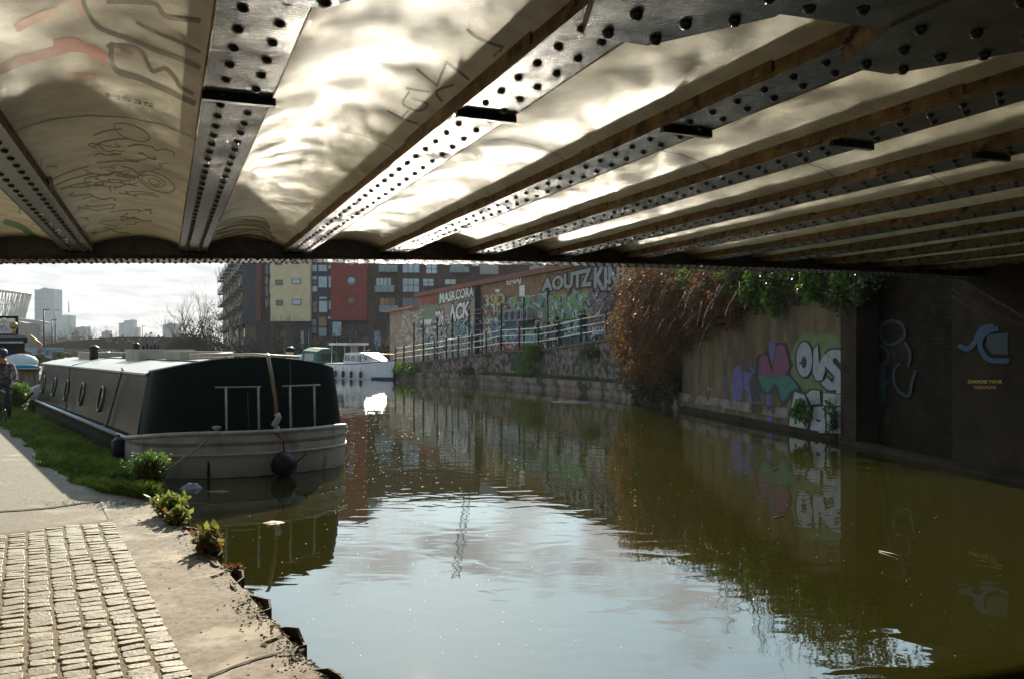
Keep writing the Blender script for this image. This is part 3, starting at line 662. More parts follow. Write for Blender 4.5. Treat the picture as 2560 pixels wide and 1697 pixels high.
for i in range(60):
    x = rg.uniform(1003, 1044); p = [(x, rg.uniform(770, 880))]
    for k in range(4): p.append((p[-1][0] + rg.uniform(-6, 6), p[-1][1] + rg.uniform(-5, 5)))
    for s_ in ribbon(bez(p, 3), .9): flat(AN, s_, .02 + .002 * (i % 5), '', None, mb=m)
m.build('tags', P_white, an)
# ------------------------------------------------------------ the wide green boat
BZ = R(35)
boat = thing('canal_boat', 'large dark green wide beam boat with white stern moored at the towpath', 'boat', (PP.x, PP.y, 0), BZ)
M_hullb = mat('black_hull', (.018, .018, .016), .35, bump=.1, spec=.6)
M_sternw = mat('weathered_white_hull', (.54, .48, .40), .6, c2=(.36, .31, .24), scale=2.2, bump=.3, bscale=20, c3=(.16, .09, .045), c3scale=3.4, c3range=(.54, .72), stretch=(1, 1, .5))
M_dgreen = mat('dark_green_canvas', (.008, .020, .012), .6, c2=(.005, .012, .007), scale=2, bump=.6, bscale=2.2, spec=.12)
M_side = mat('dark_green_gloss', (.018, .018, .009), .27, c2=(.028, .024, .012), scale=1.6, bump=.35, bscale=1.3, spec=.32, c3=(.045, .035, .018), c3scale=1.1, c3range=(.45, .7))  # brown tones put the mirrored bank into the paint colour
M_roofw = mat('pale_roof_paint', (.56, .54, .48), .35, c2=(.44, .42, .36), scale=1.4, bump=.1, c3=(.25, .22, .17), c3scale=2, c3range=(.6, .75))
M_steelw = mat('pale_worn_paint', (.50, .45, .37), .5, c2=(.34, .29, .22), scale=8, bump=.2)
M_brass = mat('porthole_rim', (.26, .25, .21), .4, metal=.6)
M_glass = mat('dark_glass', (.03, .035, .035), .08, spec=.8)
stern = [(0, .6), (0, 0), (.03, -.5), (.12, -.85), (.34, -1.14), (.72, -1.38), (1.15, -1.55), (1.65, -1.68), (2.15, -1.68), (2.65, -1.58), (3.06, -1.38), (3.36, -1.1), (3.54, -.7), (3.6, -.2), (3.6, .6)]
def gz(y): return .58 + .13 * min(1, max(0, (-y - .1) / 1.2))
def loft(rings, closed=False, smooth=True):
    m = MB(); n = len(rings[0]); vs = [p for r_ in rings for p in r_]; k = n if closed else n - 1
    m.add(vs, [(i * n + j, i * n + (j + 1) % n, (i + 1) * n + (j + 1) % n, (i + 1) * n + j) for i in range(len(rings) - 1) for j in range(k)], smooth); return m
def inset(pts, d, cx_=1.8):
    return [(x + (d if x < cx_ else -d) * (0 if abs(x - cx_) < .3 else 1), y + d * max(0, min(1, -y))) for x, y in pts]
s_ = stern
m = loft([[(x + (.12 if x < 1.8 else -.12), y + .22 * (y < 0), -.3) for x, y in s_], [(x, y + .05 * (y < 0), .02) for x, y in s_], [(x, y, .36) for x, y in s_], [(x, y, .375) for x, y in s_], [(x, y, gz(y)) for x, y in s_]], False)
sh = m.build('stern_hull', M_sternw, boat)
m = loft([[(x + (.06 if x < 1.8 else -.06), y + .10 * (y < 0), -.3) for x, y in s_], [(x, y + .045 * (y < 0) - .004, .09) for x, y in s_]]); m.build('boot_topping', M_hullb, boat)
m = MB(); m.tube([(x, y, gz(y)) for x, y in s_], .035, 8); m.build('gunwale_rim', M_steelw, boat)
m = MB(); m.tube([(x, y - .01, .37) for x, y in s_[2:]], .022, 8); m.build('rubbing_strake', M_steelw, boat)
for k in (4.5,):
    m = MB(); m.bar((.93, -1.43, .0), (.93, -1.44, .70), .035, .03); m.build('hull_seam', M_rust, boat)
m = MB(); dk = [(x, y) for x, y in s_]; m.prism(dk, .50, .56); m.build('stern_deck', M_steelw, boat)
bow = [(3.6, 12.6), (3.35, 13.8), (2.7, 14.9), (1.8, 15.4), (.9, 14.9), (.25, 13.8), (0, 12.6)]
side = [(3.6, .6)] + bow + [(0, .6)]
m = loft([[(x, y, -.3) for x, y in side], [(x, y, .2) for x, y in side], [(x, y, .57) for x, y in side]]); m.build('hull', M_hullb, boat)
m = MB(); m.tube([(x, y, .575) for x, y in side], .04, 8); m.build('gunwale', mat('pale_gunwale', (.42, .42, .40), .3, metal=.5), boat)
m = MB(); m.prism([(0, .6), (3.6, .6)] + bow, .45, .55); m.build('side_deck', M_black, boat)
# cabin and stern cover: plan outlines at the foot and at the top
def outline(d, yb, yf, rad, n=7):
    o = []
    x0, x1 = d, 3.6 - d
    for (cx_, cy_, a0) in ((x0 + rad, yb + rad, 180),):
        o += [(cx_ + rad * math.cos(R(a0 + 90 * i / n)), cy_ + rad * math.sin(R(a0 + 90 * i / n))) for i in range(n + 1)]
    for i in range(1, 6): t = i / 6; o.append((lerp(x0 + rad, x1 - rad, t), yb - .10 * math.sin(math.pi * t)))
    o += [(x1 - rad + rad * math.sin(R(90 * i / n)), yb + rad - rad * math.cos(R(90 * i / n))) for i in range(n + 1)]
    return o
def topz(x): return 1.64 + .21 * (1 - ((x - 1.8) / 1.52) ** 2)
fo = outline(.12, -1.10, 0, .52); to = outline(.28, -1.0, 0, .40)
tz = [(x, y, topz(x) + .04 * min(1, max(0, -y))) for x, y in to]
rings = [[(x, y, .55) for x, y in fo], [(lerp(a[0], b[0], .5), lerp(a[1], b[1], .5) - .02, 1.1) for a, b in zip(fo, to)], tz]
for r_, a, b in zip(rings, ((.12, .6, .55), (.19, .6, 1.1), (.28, .6, 1.65)), ((3.48, .6, .55), (3.41, .6, 1.1), (3.32, .6, 1.65))):
    r_.insert(0, (a[0], -.32, a[2])); r_.append((b[0], -.32, b[2]))
m = loft(rings); n_ = len(rings[2]); o_ = len(m.v); 
m.add([(1.8, -.32, topz(1.8))] + rings[2], [(0, i + 1, i + 2) for i in range(n_ - 1)])
cov = m.build('stern_cover', M_dgreen, boat)
m = MB()
for x in (1.62, 2.35): m.tube([(x, -1.26, .62), (x + .01, -1.17, 1.1), (x + .02, -1.06, topz(x) + .045)], .006, 5)
m.build('canvas_seam', mat('seam_cord', (.16, .15, .12), .7), cov)
for sgn, x0, x1 in ((1, .10, .30), (-1, 3.50, 3.30)):
    m = MB(); m.grid(lambda u, v: (lerp(x0, x1, v) - .015 * sgn * math.sin(v * 3.1), lerp(-.32, 13.4, u), lerp(.55, 1.61, v)), 40, 8); m.build('cabin_side', M_side, boat)
m = MB(); m.add([(.10, 13.4, .55), (3.50, 13.4, .55), (3.30, 13.4, 1.61), (1.8, 13.4, 1.82), (.30, 13.4, 1.61)], [(0, 1, 2, 3, 4)]); m.build('cabin_front', M_side, boat)
m = MB(); m.grid(lambda u, v: (lerp(.24, 3.36, u), lerp(-.34, 13.55, v), topz(lerp(.28, 3.32, u)) - .012), 14, 30); m.grid(lambda u, v: (lerp(.24, 3.36, u), lerp(-.34, 13.55, v), topz(lerp(.28, 3.32, u)) - .045), 14, 30)
for x in (.24, 3.36): m.box(x - .01, x + .01, -.34, 13.55, 1.595, 1.63)
roof = m.build('roof', M_roofw, boat)
m = MB(); m.tube([(.30, -.30, 1.66), (.9, -.72, 1.80), (1.35, -1.06, 1.89)], .018, 6); m.build('roof_trim', M_roofw, boat)
for x in (1.15, 2.5):
    m = MB(); m.box(x - .012, x + .012, 0, 13.4, topz(x) - .01, topz(x) + .012); m.build('roof_seam', M_black, roof)
def sidept(y, z): t = (z - .55) / 1.06; return (lerp(.10, .30, t) - .015 * math.sin(t * 3.1) - .004, y, z)
for y in (3.28, 5.62, 7.88, 10.1, 12.35):
    c = Vector(sidept(y, 1.05)); ax_ = Vector((-1, 0, .19)).normalized()
    m = MB()
    for k in range(20):
        for rr in ((.255,), ):
            pass
    ux = Vector((0, 1, 0)); uy = ax_.cross(ux)
    m.tube([c + ax_ * .015 + (ux * math.cos(2 * math.pi * k / 24) + uy * math.sin(2 * math.pi * k / 24)) * .24 for k in range(25)], .022, 8, False)
    pr = m.build('porthole', M_brass, boat)
    m = MB(); m.lathe(c + ax_ * -.01, [(.23, 0), (.23, .016)], 20, ax_); m.build('pane', M_glass, pr)
# rail round the stern deck
g2 = [(x, y + .07) for x, y in s_[3:12]]
def localpx(lx, ly): w = Vector((PP.x, PP.y)) + BN * lx + BD * ly; return CX + F * w.x / w.y
def onstern(xpx, path):
    best = None
    for (a, b) in zip(path, path[1:]):
        for i in range(21):
            q = (lerp(a[0], b[0], i / 20), lerp(a[1], b[1], i / 20)); e_ = abs(localpx(*q) - xpx)
            if best is None or e_ < best[0]: best = (e_, q)
    return best[1]
pp_ = [onstern(c, [(x, y + .10) for x, y in s_]) for c in (568, 647, 727, 786)]
for (x, y) in pp_:
    m = MB(); m.tube([(x, y, .6), (x, y + .04, 1.42)], .018, 8); m.build('rail_post', M_steelw, boat)
for a, b in ((0, 1), (2, 3)):
    p, q = Vector((*pp_[a], 1.42)), Vector((*pp_[b], 1.42)); d = (q - p) * .32
    m = MB(); m.tube([p - d * (1 if a == 0 else .9) + Vector((0, .06, 0)), p + Vector((0, .04, 0)), q + Vector((0, .04, 0)), q + d * (.3 if a == 0 else .9) + Vector((0, .08, 0))], .014, 6); m.build('hand_rail', mat('thin_gold_rail', (.40, .33, .20), .4, metal=.3), boat)
tx, ty = onstern(690, [(x, y + .14) for x, y in s_])
m = MB(); m.tube([(tx, ty, .86), (tx - .03, ty - .03, 1.2), (tx - .09, ty - .02, 1.6), (tx - .12, ty + .06, 1.9), (tx - .08, ty + .2, 1.93)], .032, 8); tl = m.build('tiller', mat('tarnished_brass', (.30, .22, .13), .4, metal=.4), boat)
m = MB(); m.tube([(tx - .05, ty, .78), (tx - .02, ty - .02, .84), (tx + .02, ty - .03, .92), (tx, ty - .01, .98)], .05, 8); m.build('collar', mat('white_plastic', (.6, .58, .54), .5), tl)
m = MB(); m.lathe((tx, ty, .56), [(.13, 0), (.13, .06), (.05, .09), (.045, .22)], 12); m.build('rudder_post', M_steelw, boat)
bx_, by_ = onstern(542, [(x, y + .12) for x, y in s_])
m = MB(); m.lathe((bx_, by_, .56), [(.05, 0), (.035, .03), (.035, .20), (.07, .22), (.07, .25), (.02, .26)], 12); m.build('mooring_stud', M_steelw, boat)
sx_, sy_ = onstern(815, [(x, y + .12) for x, y in s_])
m = MB(); m.lathe((sx_, sy_, .60), [(.04, 0), (.03, .03), (.03, .16), (.055, .18), (.055, .2), (.02, .21)], 12); m.build('mooring_stud', M_steelw, boat)
m = MB(); m.lathe((2.9, .35, 1.7), [(.065, 0), (.065, .26), (.09, .27), (.09, .33), (.03, .36)], 14); fl = m.build('flue', M_roofw, boat); m = MB(); m.lathe((2.9, .35, 1.965), [(.095, 0), (.095, .075), (.03, .1)], 14); m.build('cap', M_black, fl)
m = MB(); m.lathe((.9, 8.7, 1.6), [(.11, 0), (.10, .42), (.14, .44), (.14, .47), (.03, .53)], 14); m.build('chimney', M_black, boat)
m = MB(); m.lathe((1.9, 8.7, 1.78), [(.08, 0), (.08, .34), (.11, .36), (.02, .42)], 12)
for k in range(5): m.tube([(2.05 + k * .09, 8.6, 1.8), (2.05 + k * .09, 8.6, 2.12 + .04 * (k % 2))], .028, 6)
m.build('vent_stack', M_black, boat)
for (x, y) in ((1.5, 10.6), (2.3, 10.9), (1.35, 7.2)):
    m = MB(); m.lathe((x, y, topz(x) - .02), [(.10, 0), (.06, .05), (.13, .08), (.10, .13), (.02, .15)], 12); m.build('mushroom_vent', M_brass, roof)
M_boxp = mat('cream_box_paint', (.42, .38, .29), .6, c2=(.32, .28, .20), scale=3, bump=.2)
def roofbox(x0, x1, y0, y1, z1, lb):
    t = thing('roof_box', lb, 'storage box', (PP.x, PP.y, 0), BZ, 'boxes on the green boat roof')
    m = MB(); m.box(x0, x1, y0, y1, topz((x0 + x1) / 2) - .08, z1); m.build('box_body', M_boxp, t)
    m = MB(); m.box(x0 - .02, x1 + .02, y0 - .02, y1 + .02, z1, z1 + .018); m.build('lid', mat('lid_paint', (.55, .51, .42), .4), t)
roofbox(1.25, 2.25, 1.6, 2.75, 1.965, 'cream roof box nearest the stern of the dark green boat')
roofbox(1.0, 2.1, 3.9, 5.3, 2.0, 'cream roof box just ahead of the nearest one on the dark green boat')
roofbox(.9, 2.4, 9.3, 11.2, 1.93, 'long low grey roof box by the chimneys of the dark green boat')
pl_ = MB(); pl_.tube([(1.3, .1, 1.92), (2.0, -.25, 1.93), (2.75, -.5, 1.88)], .022, 8); pl_.tube([(1.1, .35, 1.9), (1.75, .05, 1.925)], .04, 8)
o = pl_.build('boat_pole', M_steelw, None, 'pale wooden pole lying across the dark green boat roof near its stern', category='pole'); o.location = (PP.x, PP.y, 0); o.rotation_euler = (0, 0, BZ)
for i, (pts, lb) in enumerate((([(.35, 2.2, 1.67), (.28, 1.6, 1.65), (.22, 1.5, 1.60), (.06, 2.0, .62), (-.02, 2.4, .60)], 'thin dark strap down the dark green cabin side near the stern'), ([(2.0, 8.2, 1.86), (1.0, 7.9, 1.78), (.30, 7.7, 1.65), (.22, 7.68, 1.60), (.04, 6.9, .7), (-.03, 6.8, .5)], 'dark strap across the dark green boat between second and third portholes'))):
    m = MB(); m.tube(pts, .014, 6); o = m.build('strap', M_black, None, lb, category='strap', group='straps over the green cabin'); o.location = (PP.x, PP.y, 0); o.rotation_euler = (0, 0, BZ)
# fender, rope
def wl(lx, ly, z): w = Vector((PP.x, PP.y)) + BN * lx + BD * ly; return Vector((w.x, w.y, z))
fx, fy = onstern(712, [(x, y - .2) for x, y in s_])
fd = thing('fender', 'black tear shaped fender hung on the white stern of the green boat', 'fender')
c = wl(fx, fy, .17); m = MB(); m.lathe((c.x, c.y, c.z - .19), [(.03, 0), (.13, .04), (.20, .13), (.21, .22), (.17, .33), (.09, .40), (.03, .43)], 16); m.build('bag', M_black, fd)
m = MB(); m.tube([c + Vector((0, 0, .22)), c + Vector((-.04, .1, .4)), wl(fx - .1, fy + .24, .72)], .012, 6); m.tube([c + Vector((.1, 0, 0)), c + Vector((.33, .12, .18)), wl(fx + .45, fy + .25, .36)], .012, 6); m.build('chain', M_rust, fd)
m = MB(); a = wl(bx_, by_, .72); b = Vector((-4.75, 10.6, .3))
m.tube([a, lerp(a, b, .3) - Vector((0, 0, .06)), lerp(a, b, .65) - Vector((0, 0, .08)), b], .013, 6)
for k in range(4): m.tube([a + Vector((.09 * math.cos(t) * (1 + .3 * k), .08 * math.sin(t), -.06 + .02 * k + .01 * math.sin(3 * t))) for t in [i * .7 for i in range(10)]], .013, 6)
m.build('mooring_rope', mat('hemp_rope', (.24, .17, .09), .9, bump=.5), None, 'brown mooring rope from the stern stud of the green boat down to the bank', category='rope')
tyr = thing('side_fender', 'dark sausage fender on the towpath side of the green boat', 'fender')
c = wl(-.06, .15, .35); m = MB(); m.lathe((c.x, c.y, .1), [(.05, 0), (.12, .05), (.12, .42), (.05, .48)], 12); m.build('bag', M_black, tyr); m = MB(); m.lathe((c.x - .02, c.y, .585), [(.03, 0), (.03, .04)], 8); m.build('cap', P_red, tyr)

# ------------------------------------------------------------ small plants and leaf clouds
def leaf(mb, p, d, n, L_, W_):
    d = d.normalized(); s__ = d.cross(n).normalized() if abs(d.dot(n)) < .95 else d.orthogonal().normalized()
    mb.add([p, p + d * L_ * .5 + s__ * W_ * .5, p + d * L_, p + d * L_ * .5 - s__ * W_ * .5], [(0, 1, 2, 3)])
def rv3(rnd): 
    while True:
        v = Vector((rnd.uniform(-1, 1), rnd.uniform(-1, 1), rnd.uniform(-1, 1)))
        if .01 < v.length < 1: return v
def cloud(mb, c, r, n, size, rnd, shell=.55, flatz=1.0, clumps=9):
    c = Vector(c); cl = [rv3(rnd).normalized() * rnd.uniform(.55, .95) for _ in range(clumps)]
    for i in range(n):
        if rnd.random() < .75:
            k = rnd.choice(cl); v = k + rv3(rnd) * .38
        else: v = rv3(rnd); v = v.normalized() * (shell + (1 - shell) * rnd.random())
        p = c + Vector((v.x * r[0], v.y * r[1], v.z * r[2]))
        s__ = size * rnd.uniform(.6, 1.5); leaf(mb, p, rv3(rnd), rv3(rnd), s__, s__ * .7)
def twig(mb, p, d, L_, r, depth, rnd, spread=.5, up=.15, n=6):
    pts = [Vector(p)]; d = Vector(d).normalized()
    for i in range(3): d = (d + rv3(rnd) * .18 + Vector((0, 0, up * .3))).normalized(); pts.append(pts[-1] + d * L_ / 3)
    mb.tube(pts, [r, r * .85, r * .7, r * .5], n if depth > 2 else 3, False)
    if depth <= 0: return
    for k in range(rnd.choice((2, 3, 3))):
        j = rnd.choice((1, 2, 3, 3)); nd = (d + rv3(rnd) * spread * 1.3 + Vector((0, 0, up))).normalized()
        twig(mb, pts[j], nd, L_ * rnd.uniform(.55, .8), r * .55, depth - 1, rnd, spread, up, n)
M_leafg = mat('ivy_leaf', (.07, .09, .02), .45, c2=(.035, .045, .010), scale=3, transl=.35, spec=.5)
M_leafl = mat('fresh_leaf', (.13, .22, .03), .5, c2=(.07, .14, .02), scale=9, transl=.45)
M_leafy = mat('yellow_leaf', (.26, .28, .06), .5, c2=(.16, .20, .04), scale=9, transl=.45)
M_bramb = mat('bramble_brown', (.21, .095, .028), .6, c2=(.10, .055, .02), scale=1.6, transl=.4, contrast=(.4, .6), c3=(.10, .12, .03), c3scale=.9, c3range=(.56, .66))
M_twig = mat('bramble_twig', (.12, .065, .04), .8, c2=(.06, .035, .02), scale=3)
M_bark = mat('bark', (.11, .085, .065), .9, c2=(.05, .04, .03), scale=6, bump=.5)
rb_ = random.Random(21)
bushb = thing('bramble_bush', 'tangled brown bramble bush hanging over the canal wall', 'bush', (5.2, 31, .2))
m = MB()
def wc(t_, x, y, z): return (x - t_.location.x, y - t_.location.y, z - t_.location.z)
for (x, y, z, a, b, c_, n) in ((4.9, 34.5, 2.5, 1.0, 1.8, 1.9, 4600), (5.1, 32.2, 3.3, 1.25, 2.0, 1.8, 6000), (5.35, 30.0, 2.7, 1.0, 1.6, 2.0, 6000), (5.55, 28.2, 3.2, .8, 1.5, 1.35, 4500), (5.85, 26.2, 3.3, .65, 1.4, 1.05, 3600), (6.15, 24.4, 3.45, .55, 1.3, .8, 2400), (5.3, 32.5, 5.0, 1.5, 3.0, .9, 2600), (5.0, 31.2, 1.6, .8, 1.5, 1.0, 2200)): cloud(m, wc(bushb, x, y, z), (a, b, c_), n, .10, rb_, .72, clumps=16)
m.build('leaves', M_bramb, bushb)
m = MB()
for i in range(260):
    yy = rb_.uniform(-8, 4.0); c = Vector((-.1 - yy * .15 + rb_.uniform(-.5, .3), yy, rb_.uniform(2.6, 4.4))); p = [c]
    d = Vector((rb_.uniform(-1, .1), rb_.uniform(-1, .7), rb_.uniform(.1, 1.0))).normalized()
    for k in range(7): d = (d + Vector((-.05, -.03, -.30)) + rv3(rb_) * .22).normalized(); p.append(p[-1] + d * rb_.uniform(.15, .36))
    m.tube(p, [.012] * 3 + [.008] * 5, 3, False)
m.build('stems', M_twig, bushb)
m = MB()
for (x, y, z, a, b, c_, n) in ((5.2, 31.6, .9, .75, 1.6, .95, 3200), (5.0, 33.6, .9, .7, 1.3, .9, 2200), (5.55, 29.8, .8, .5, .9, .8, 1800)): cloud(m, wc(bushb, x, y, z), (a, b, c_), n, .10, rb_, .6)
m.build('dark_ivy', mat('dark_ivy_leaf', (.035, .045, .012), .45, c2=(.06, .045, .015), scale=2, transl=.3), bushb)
ivy = thing('ivy', 'green sunlit ivy trailing over the top of the graffiti canal wall', 'ivy', (6.9, 24, 4.1))
m = MB()
def wx(y): return 7.25 - (y - 18.6) * .148
for i in range(22):
    y = 17.6 + i * .52; z = 3.55 + .035 * (y - 18) + rb_.uniform(-.25, .2); cloud(m, wc(ivy, wx(y) - .12, y, z), (.38, .5, rb_.uniform(.45, .85)), 620, .085, rb_, .5)
    cloud(m, wc(ivy, wx(y) + .3, y, 4.5), (.7, .7, .6), 350, .09, rb_, .5)
m.build('leaves', M_leafg, ivy)
m = MB()
for (y, z, r, n) in ((27.5, 4.2, .7, 500), (24.3, 3.9, .6, 450), (22.6, 3.6, .7, 650), (21.4, 3.2, .45, 420), (19.4, 3.5, .55, 520), (18.2, 3.4, .5, 380)): cloud(m, wc(ivy, wx(y) - .3, y, z), (r * .5, r * .8, r * .8), n, .09, rb_, .5)
m.build('bright_leaves', M_leafl, ivy)
t = thing('wall_bush', 'small green bush growing from the foot of the graffiti wall', 'bush', (6.9, 20.2, .25))
m = MB(); cloud(m, (0, 0, .25), (.28, .38, .3), 700, .07, rb_, .4); m.build('leaves', M_leafl, t); m = MB(); twig(m, (.1, 0, -.15), (-.4, 0, .6), .4, .015, 2, rb_); m.build('stems', M_twig, t)
t = thing('wall_bush', 'dark straggly shrub beside the first pilaster of the abutment', 'bush', (7.05, 18.95, .25))
m = MB(); cloud(m, (0, 0, .25), (.15, .3, .4), 400, .06, rb_, .4); m.build('leaves', M_leafg, t)
iv = thing('hanging_ivy', 'clump of ivy hanging down the stone wall below the rail', 'ivy', (0, 0, 0))
m = MB(); q = rwpt(1336, -.15)
cloud(m, q + Vector((0, 0, -.1)), (.9, .6, .5), 900, .12, rb_, .4); cloud(m, q + Vector((-.3, .2, -.9)), (.7, .5, .8), 800, .12, rb_, .4); m.build('leaves', M_leafl, iv)
for i, (c, dz, s2) in enumerate(((1003, -.3, .8), (1030, -.5, .7), (1165, -1.0, .6), (1480, -.6, .5))):
    q = rwpt(c, -.25); t = thing('bank_plant', ('green weeds at the foot of the ramp wall behind the white cruiser', 'dull weeds on the bank right of the white cruiser', 'low plant on the stone ledge under the middle of the ramp', 'small dark plant hanging on the wall near the bramble bush')[i], 'plant', (q.x, q.y, q.z + dz), 0, 'weeds along the far bank')
    m = MB(); cloud(m, (0, 0, 0), (s2, s2, s2 * .55), 420, .12, rb_, .3); m.build('leaves', M_leafl if i < 2 else M_leafg, t)
# far bank ledge moss
mo = MB(); rm = random.Random(6)
for i in range(5200):
    k = rm.randrange(5, 9); (x0, y0), (x1, y1) = RB[k], RB[k + 1]; tt = rm.random()
    p = Vector((lerp(x0, x1, tt) + rm.uniform(.1, 1.6), lerp(y0, y1, tt) + rm.uniform(0, .8), .55 + rm.uniform(0, .06))); leaf(mo, p, Vector((rm.uniform(-.5, .5), rm.uniform(-.5, .5), 1)), rv3(rm), rm.uniform(.08, .26), .05)
mo.build('ledge_grass', mat('moss_grass', (.10, .13, .02), .8, c2=(.06, .09, .015), scale=1), None, 'thin grass and moss growing on the far bank ledge', category='grass', kind='stuff')

# ------------------------------------------------------------ grass and plants on the near bank
GB = [(-4.45, 10.2), (-5.2, 10.8), (-6.05, 11.86), (-7.05, 13.1), (-8.8, 15.8), (-11.4, 19.4), (-16, 26), (-26, 40)]
BK = [(EP(6.3, 0).x, EP(6.3, 0).y)] + [(p.x, p.y) for p in bank[1:5]]
def at(path, t):
    ls = [math.dist(a, b) for a, b in zip(path, path[1:])]; T_ = sum(ls) * t
    for (a, b), l in zip(zip(path, path[1:]), ls):
        if T_ <= l: return Vector((lerp(a[0], b[0], T_ / l), lerp(a[1], b[1], T_ / l)))
        T_ -= l
    return Vector(path[-1])
so_ = MB()
gpts = [at(GB, i / 30) for i in range(31)]; bpts = [at(BK, i / 30) for i in range(31)]
for i in range(30):
    for j in range(4):
        f = lambda a, b, t: (lerp(a.x, b.x, t), lerp(a.y, b.y, t), LZ + .006 + .05 * math.sin(math.pi * min(1, t * 1.2)) )
        so_.add([f(gpts[i], bpts[i], j / 4), f(gpts[i + 1], bpts[i + 1], j / 4), f(gpts[i + 1], bpts[i + 1], (j + 1) / 4), f(gpts[i], bpts[i], (j + 1) / 4)], [(3, 2, 1, 0)])
so_.build('grass_verge', mat('verge_soil', (.05, .055, .015), .95, c2=(.07, .055, .03), scale=6, bump=1), kind='structure')
gm = MB(); rg = random.Random(9)
for i in range(42000):
    t = rg.random() ** 1.9; a = at(GB, t); b = at(BK, t); w = rg.random(); p = a + (b - a) * (w * 1.14 - .10 + .10 * (math.sin(t * 90) + math.sin(t * 217)) * (1 - w) * rg.random())
    h = rg.uniform(.04, .15) * (1.3 if .15 < w < .8 else .7) * (1 + .45 * math.sin(t * 61 + w * 5)); d = Vector((rg.uniform(-.5, .5), rg.uniform(-.5, .5), 1)).normalized(); sd_ = Vector((rg.uniform(-1, 1), rg.uniform(-1, 1), 0)).normalized() * rg.uniform(.004, .008) * (1 + p.y / 14)
    P0 = Vector((p.x, p.y, LZ)); m_ = P0 + d * h * .6; tp2 = P0 + d * h + Vector((d.x, d.y, -.2)) * h * .5
    gm.add([P0 - sd_, P0 + sd_, m_ + sd_ * .8, tp2, m_ - sd_ * .8], [(0, 1, 2, 3, 4)])
gm.build('grass', mat('grass_blades', (.20, .28, .035), .55, c2=(.08, .11, .02), scale=2.2, c3=(.24, .20, .08), c3scale=3.5, c3range=(.60, .72), transl=.4), None, 'bright green grass along the strip between path and moored boat', category='grass', kind='stuff')
def herb(name, lb, cat, loc, n, h, spread, ls, mm, stems=True, seed=1, dead=0):
    rnd = random.Random(seed); t = thing(name, lb, cat, loc); ml = MB(); ms = MB(); md = MB()
    for i in range(n):
        a = rnd.uniform(0, 2 * math.pi); p = Vector((rnd.uniform(-.3, .3) * spread, rnd.uniform(-.3, .3) * spread, 0)); d = Vector((math.cos(a) * rnd.uniform(.1, .9) * spread / h * .6, math.sin(a) * rnd.uniform(.1, .9) * spread / h * .6, 1)).normalized(); pts = [p]
        for k in range(5): d = (d + rv3(rnd) * .15 + Vector((0, 0, -.06))).normalized(); pts.append(pts[-1] + d * h * rnd.uniform(.6, 1.1) / 5)
        ms.tube(pts, [.005, .004, .004, .003, .003, .002], 3, False)
        for k in range(1, 6):
            for q in range(4): leaf(md if rnd.random() < dead else ml, pts[k] + rv3(rnd) * .012, (rv3(rnd) + Vector((0, 0, .2))), Vector((rnd.uniform(-.6, .6), rnd.uniform(-.6, .6), 1)).normalized(), ls * rnd.uniform(.6, 1.3), ls * rnd.uniform(.45, .8))
    ml.build('leaves', mm, t); ms.build('stems', M_twig, t)
    if dead: md.build('dead_leaves', M_bramb, t)
herb('leafy_weed', 'tall feathery bright green weed beside the white boat stern', 'plant', (-4.55, 10.75, LZ), 130, .52, .42, .045, M_leafl, seed=2)
herb('leafy_weed', 'low bushy green weed on the path edge just left of the tall feathery one', 'plant', (-5.05, 11.15, LZ), 80, .28, .45, .04, M_leafl, seed=12)
herb('creeping_plant', 'yellow green round leaved creeper hanging over the path edge', 'plant', (-3.68, 9.15, LZ), 42, .24, .30, .07, M_leafy, seed=3)
herb('creeping_plant', 'trailing yellow leaved stem on the edge below the larger round leaved creeper', 'plant', (-3.42, 8.7, LZ - .03), 16, .2, .22, .07, M_leafy, seed=33, dead=.15)
herb('edge_plant', 'green and brown dock plant rooted in the broken quay edge', 'plant', (-2.68, 7.55, LZ - .08), 26, .27, .22, .085, M_leafy, seed=4, dead=.35)
herb('withered_fern', 'rust brown withered fern clinging to the sheet piles', 'plant', (-2.30, 7.02, LZ - .16), 40, .18, .12, .03, M_bramb, seed=5, dead=.5)
# rubble and soil crumbs along the broken edge
cr = MB(); rc = random.Random(14)
for i in range(700):
    s = rc.choice((rc.gauss(1.3, .25), rc.gauss(3.4, .3), rc.gauss(.35, .2), rc.uniform(-.5, 6))); n_ = -abs(rc.gauss(0, .09)) + .01; p = EP(s, n_); r = rc.uniform(.002, .009)
    cr.ball((p.x, p.y, LZ + .012 + r * .3), r, 5, (rc.uniform(.7, 1.4), rc.uniform(.7, 1.4), .6))
for i in range(500):
    p = Vector((rc.gauss(-4.6, .5), rc.gauss(9.9, .12))); r = rc.uniform(.002, .007); cr.ball((p.x, p.y, LZ + .012), r, 5, (1, 1.2, .6))
cr.build('rubble', mat('crumbled_earth', (.20, .145, .09), .95, c2=(.10, .07, .045), scale=30), None, 'crumbled earth and grit scattered along the broken quay edge', category='rubble', kind='stuff')
lf = MB(); rl_ = random.Random(41)
for i in range(520):
    if rl_.random() < .6: q = at(GB, rl_.random() ** 1.5); p = Vector((q.x + rl_.gauss(-.1, .16), q.y + rl_.gauss(0, .15), LZ + .008))
    else: e_ = EP(rl_.uniform(.0, 8), -abs(rl_.gauss(.1, .9))); p = Vector((e_.x, e_.y, LZ + .022))
    leaf(lf, p, Vector((rl_.uniform(-1, 1), rl_.uniform(-1, 1), .1)), Vector((rl_.uniform(-.3, .3), rl_.uniform(-.3, .3), 1)).normalized(), rl_.uniform(.012, .04), rl_.uniform(.008, .022))
lf.build('fallen_leaves', mat('dry_leaf', (.17, .10, .045), .8, c2=(.08, .05, .025), scale=8), None, 'dry leaves and crumbs lying on the towpath and along its grassy edge', category='fallen leaves', kind='stuff')
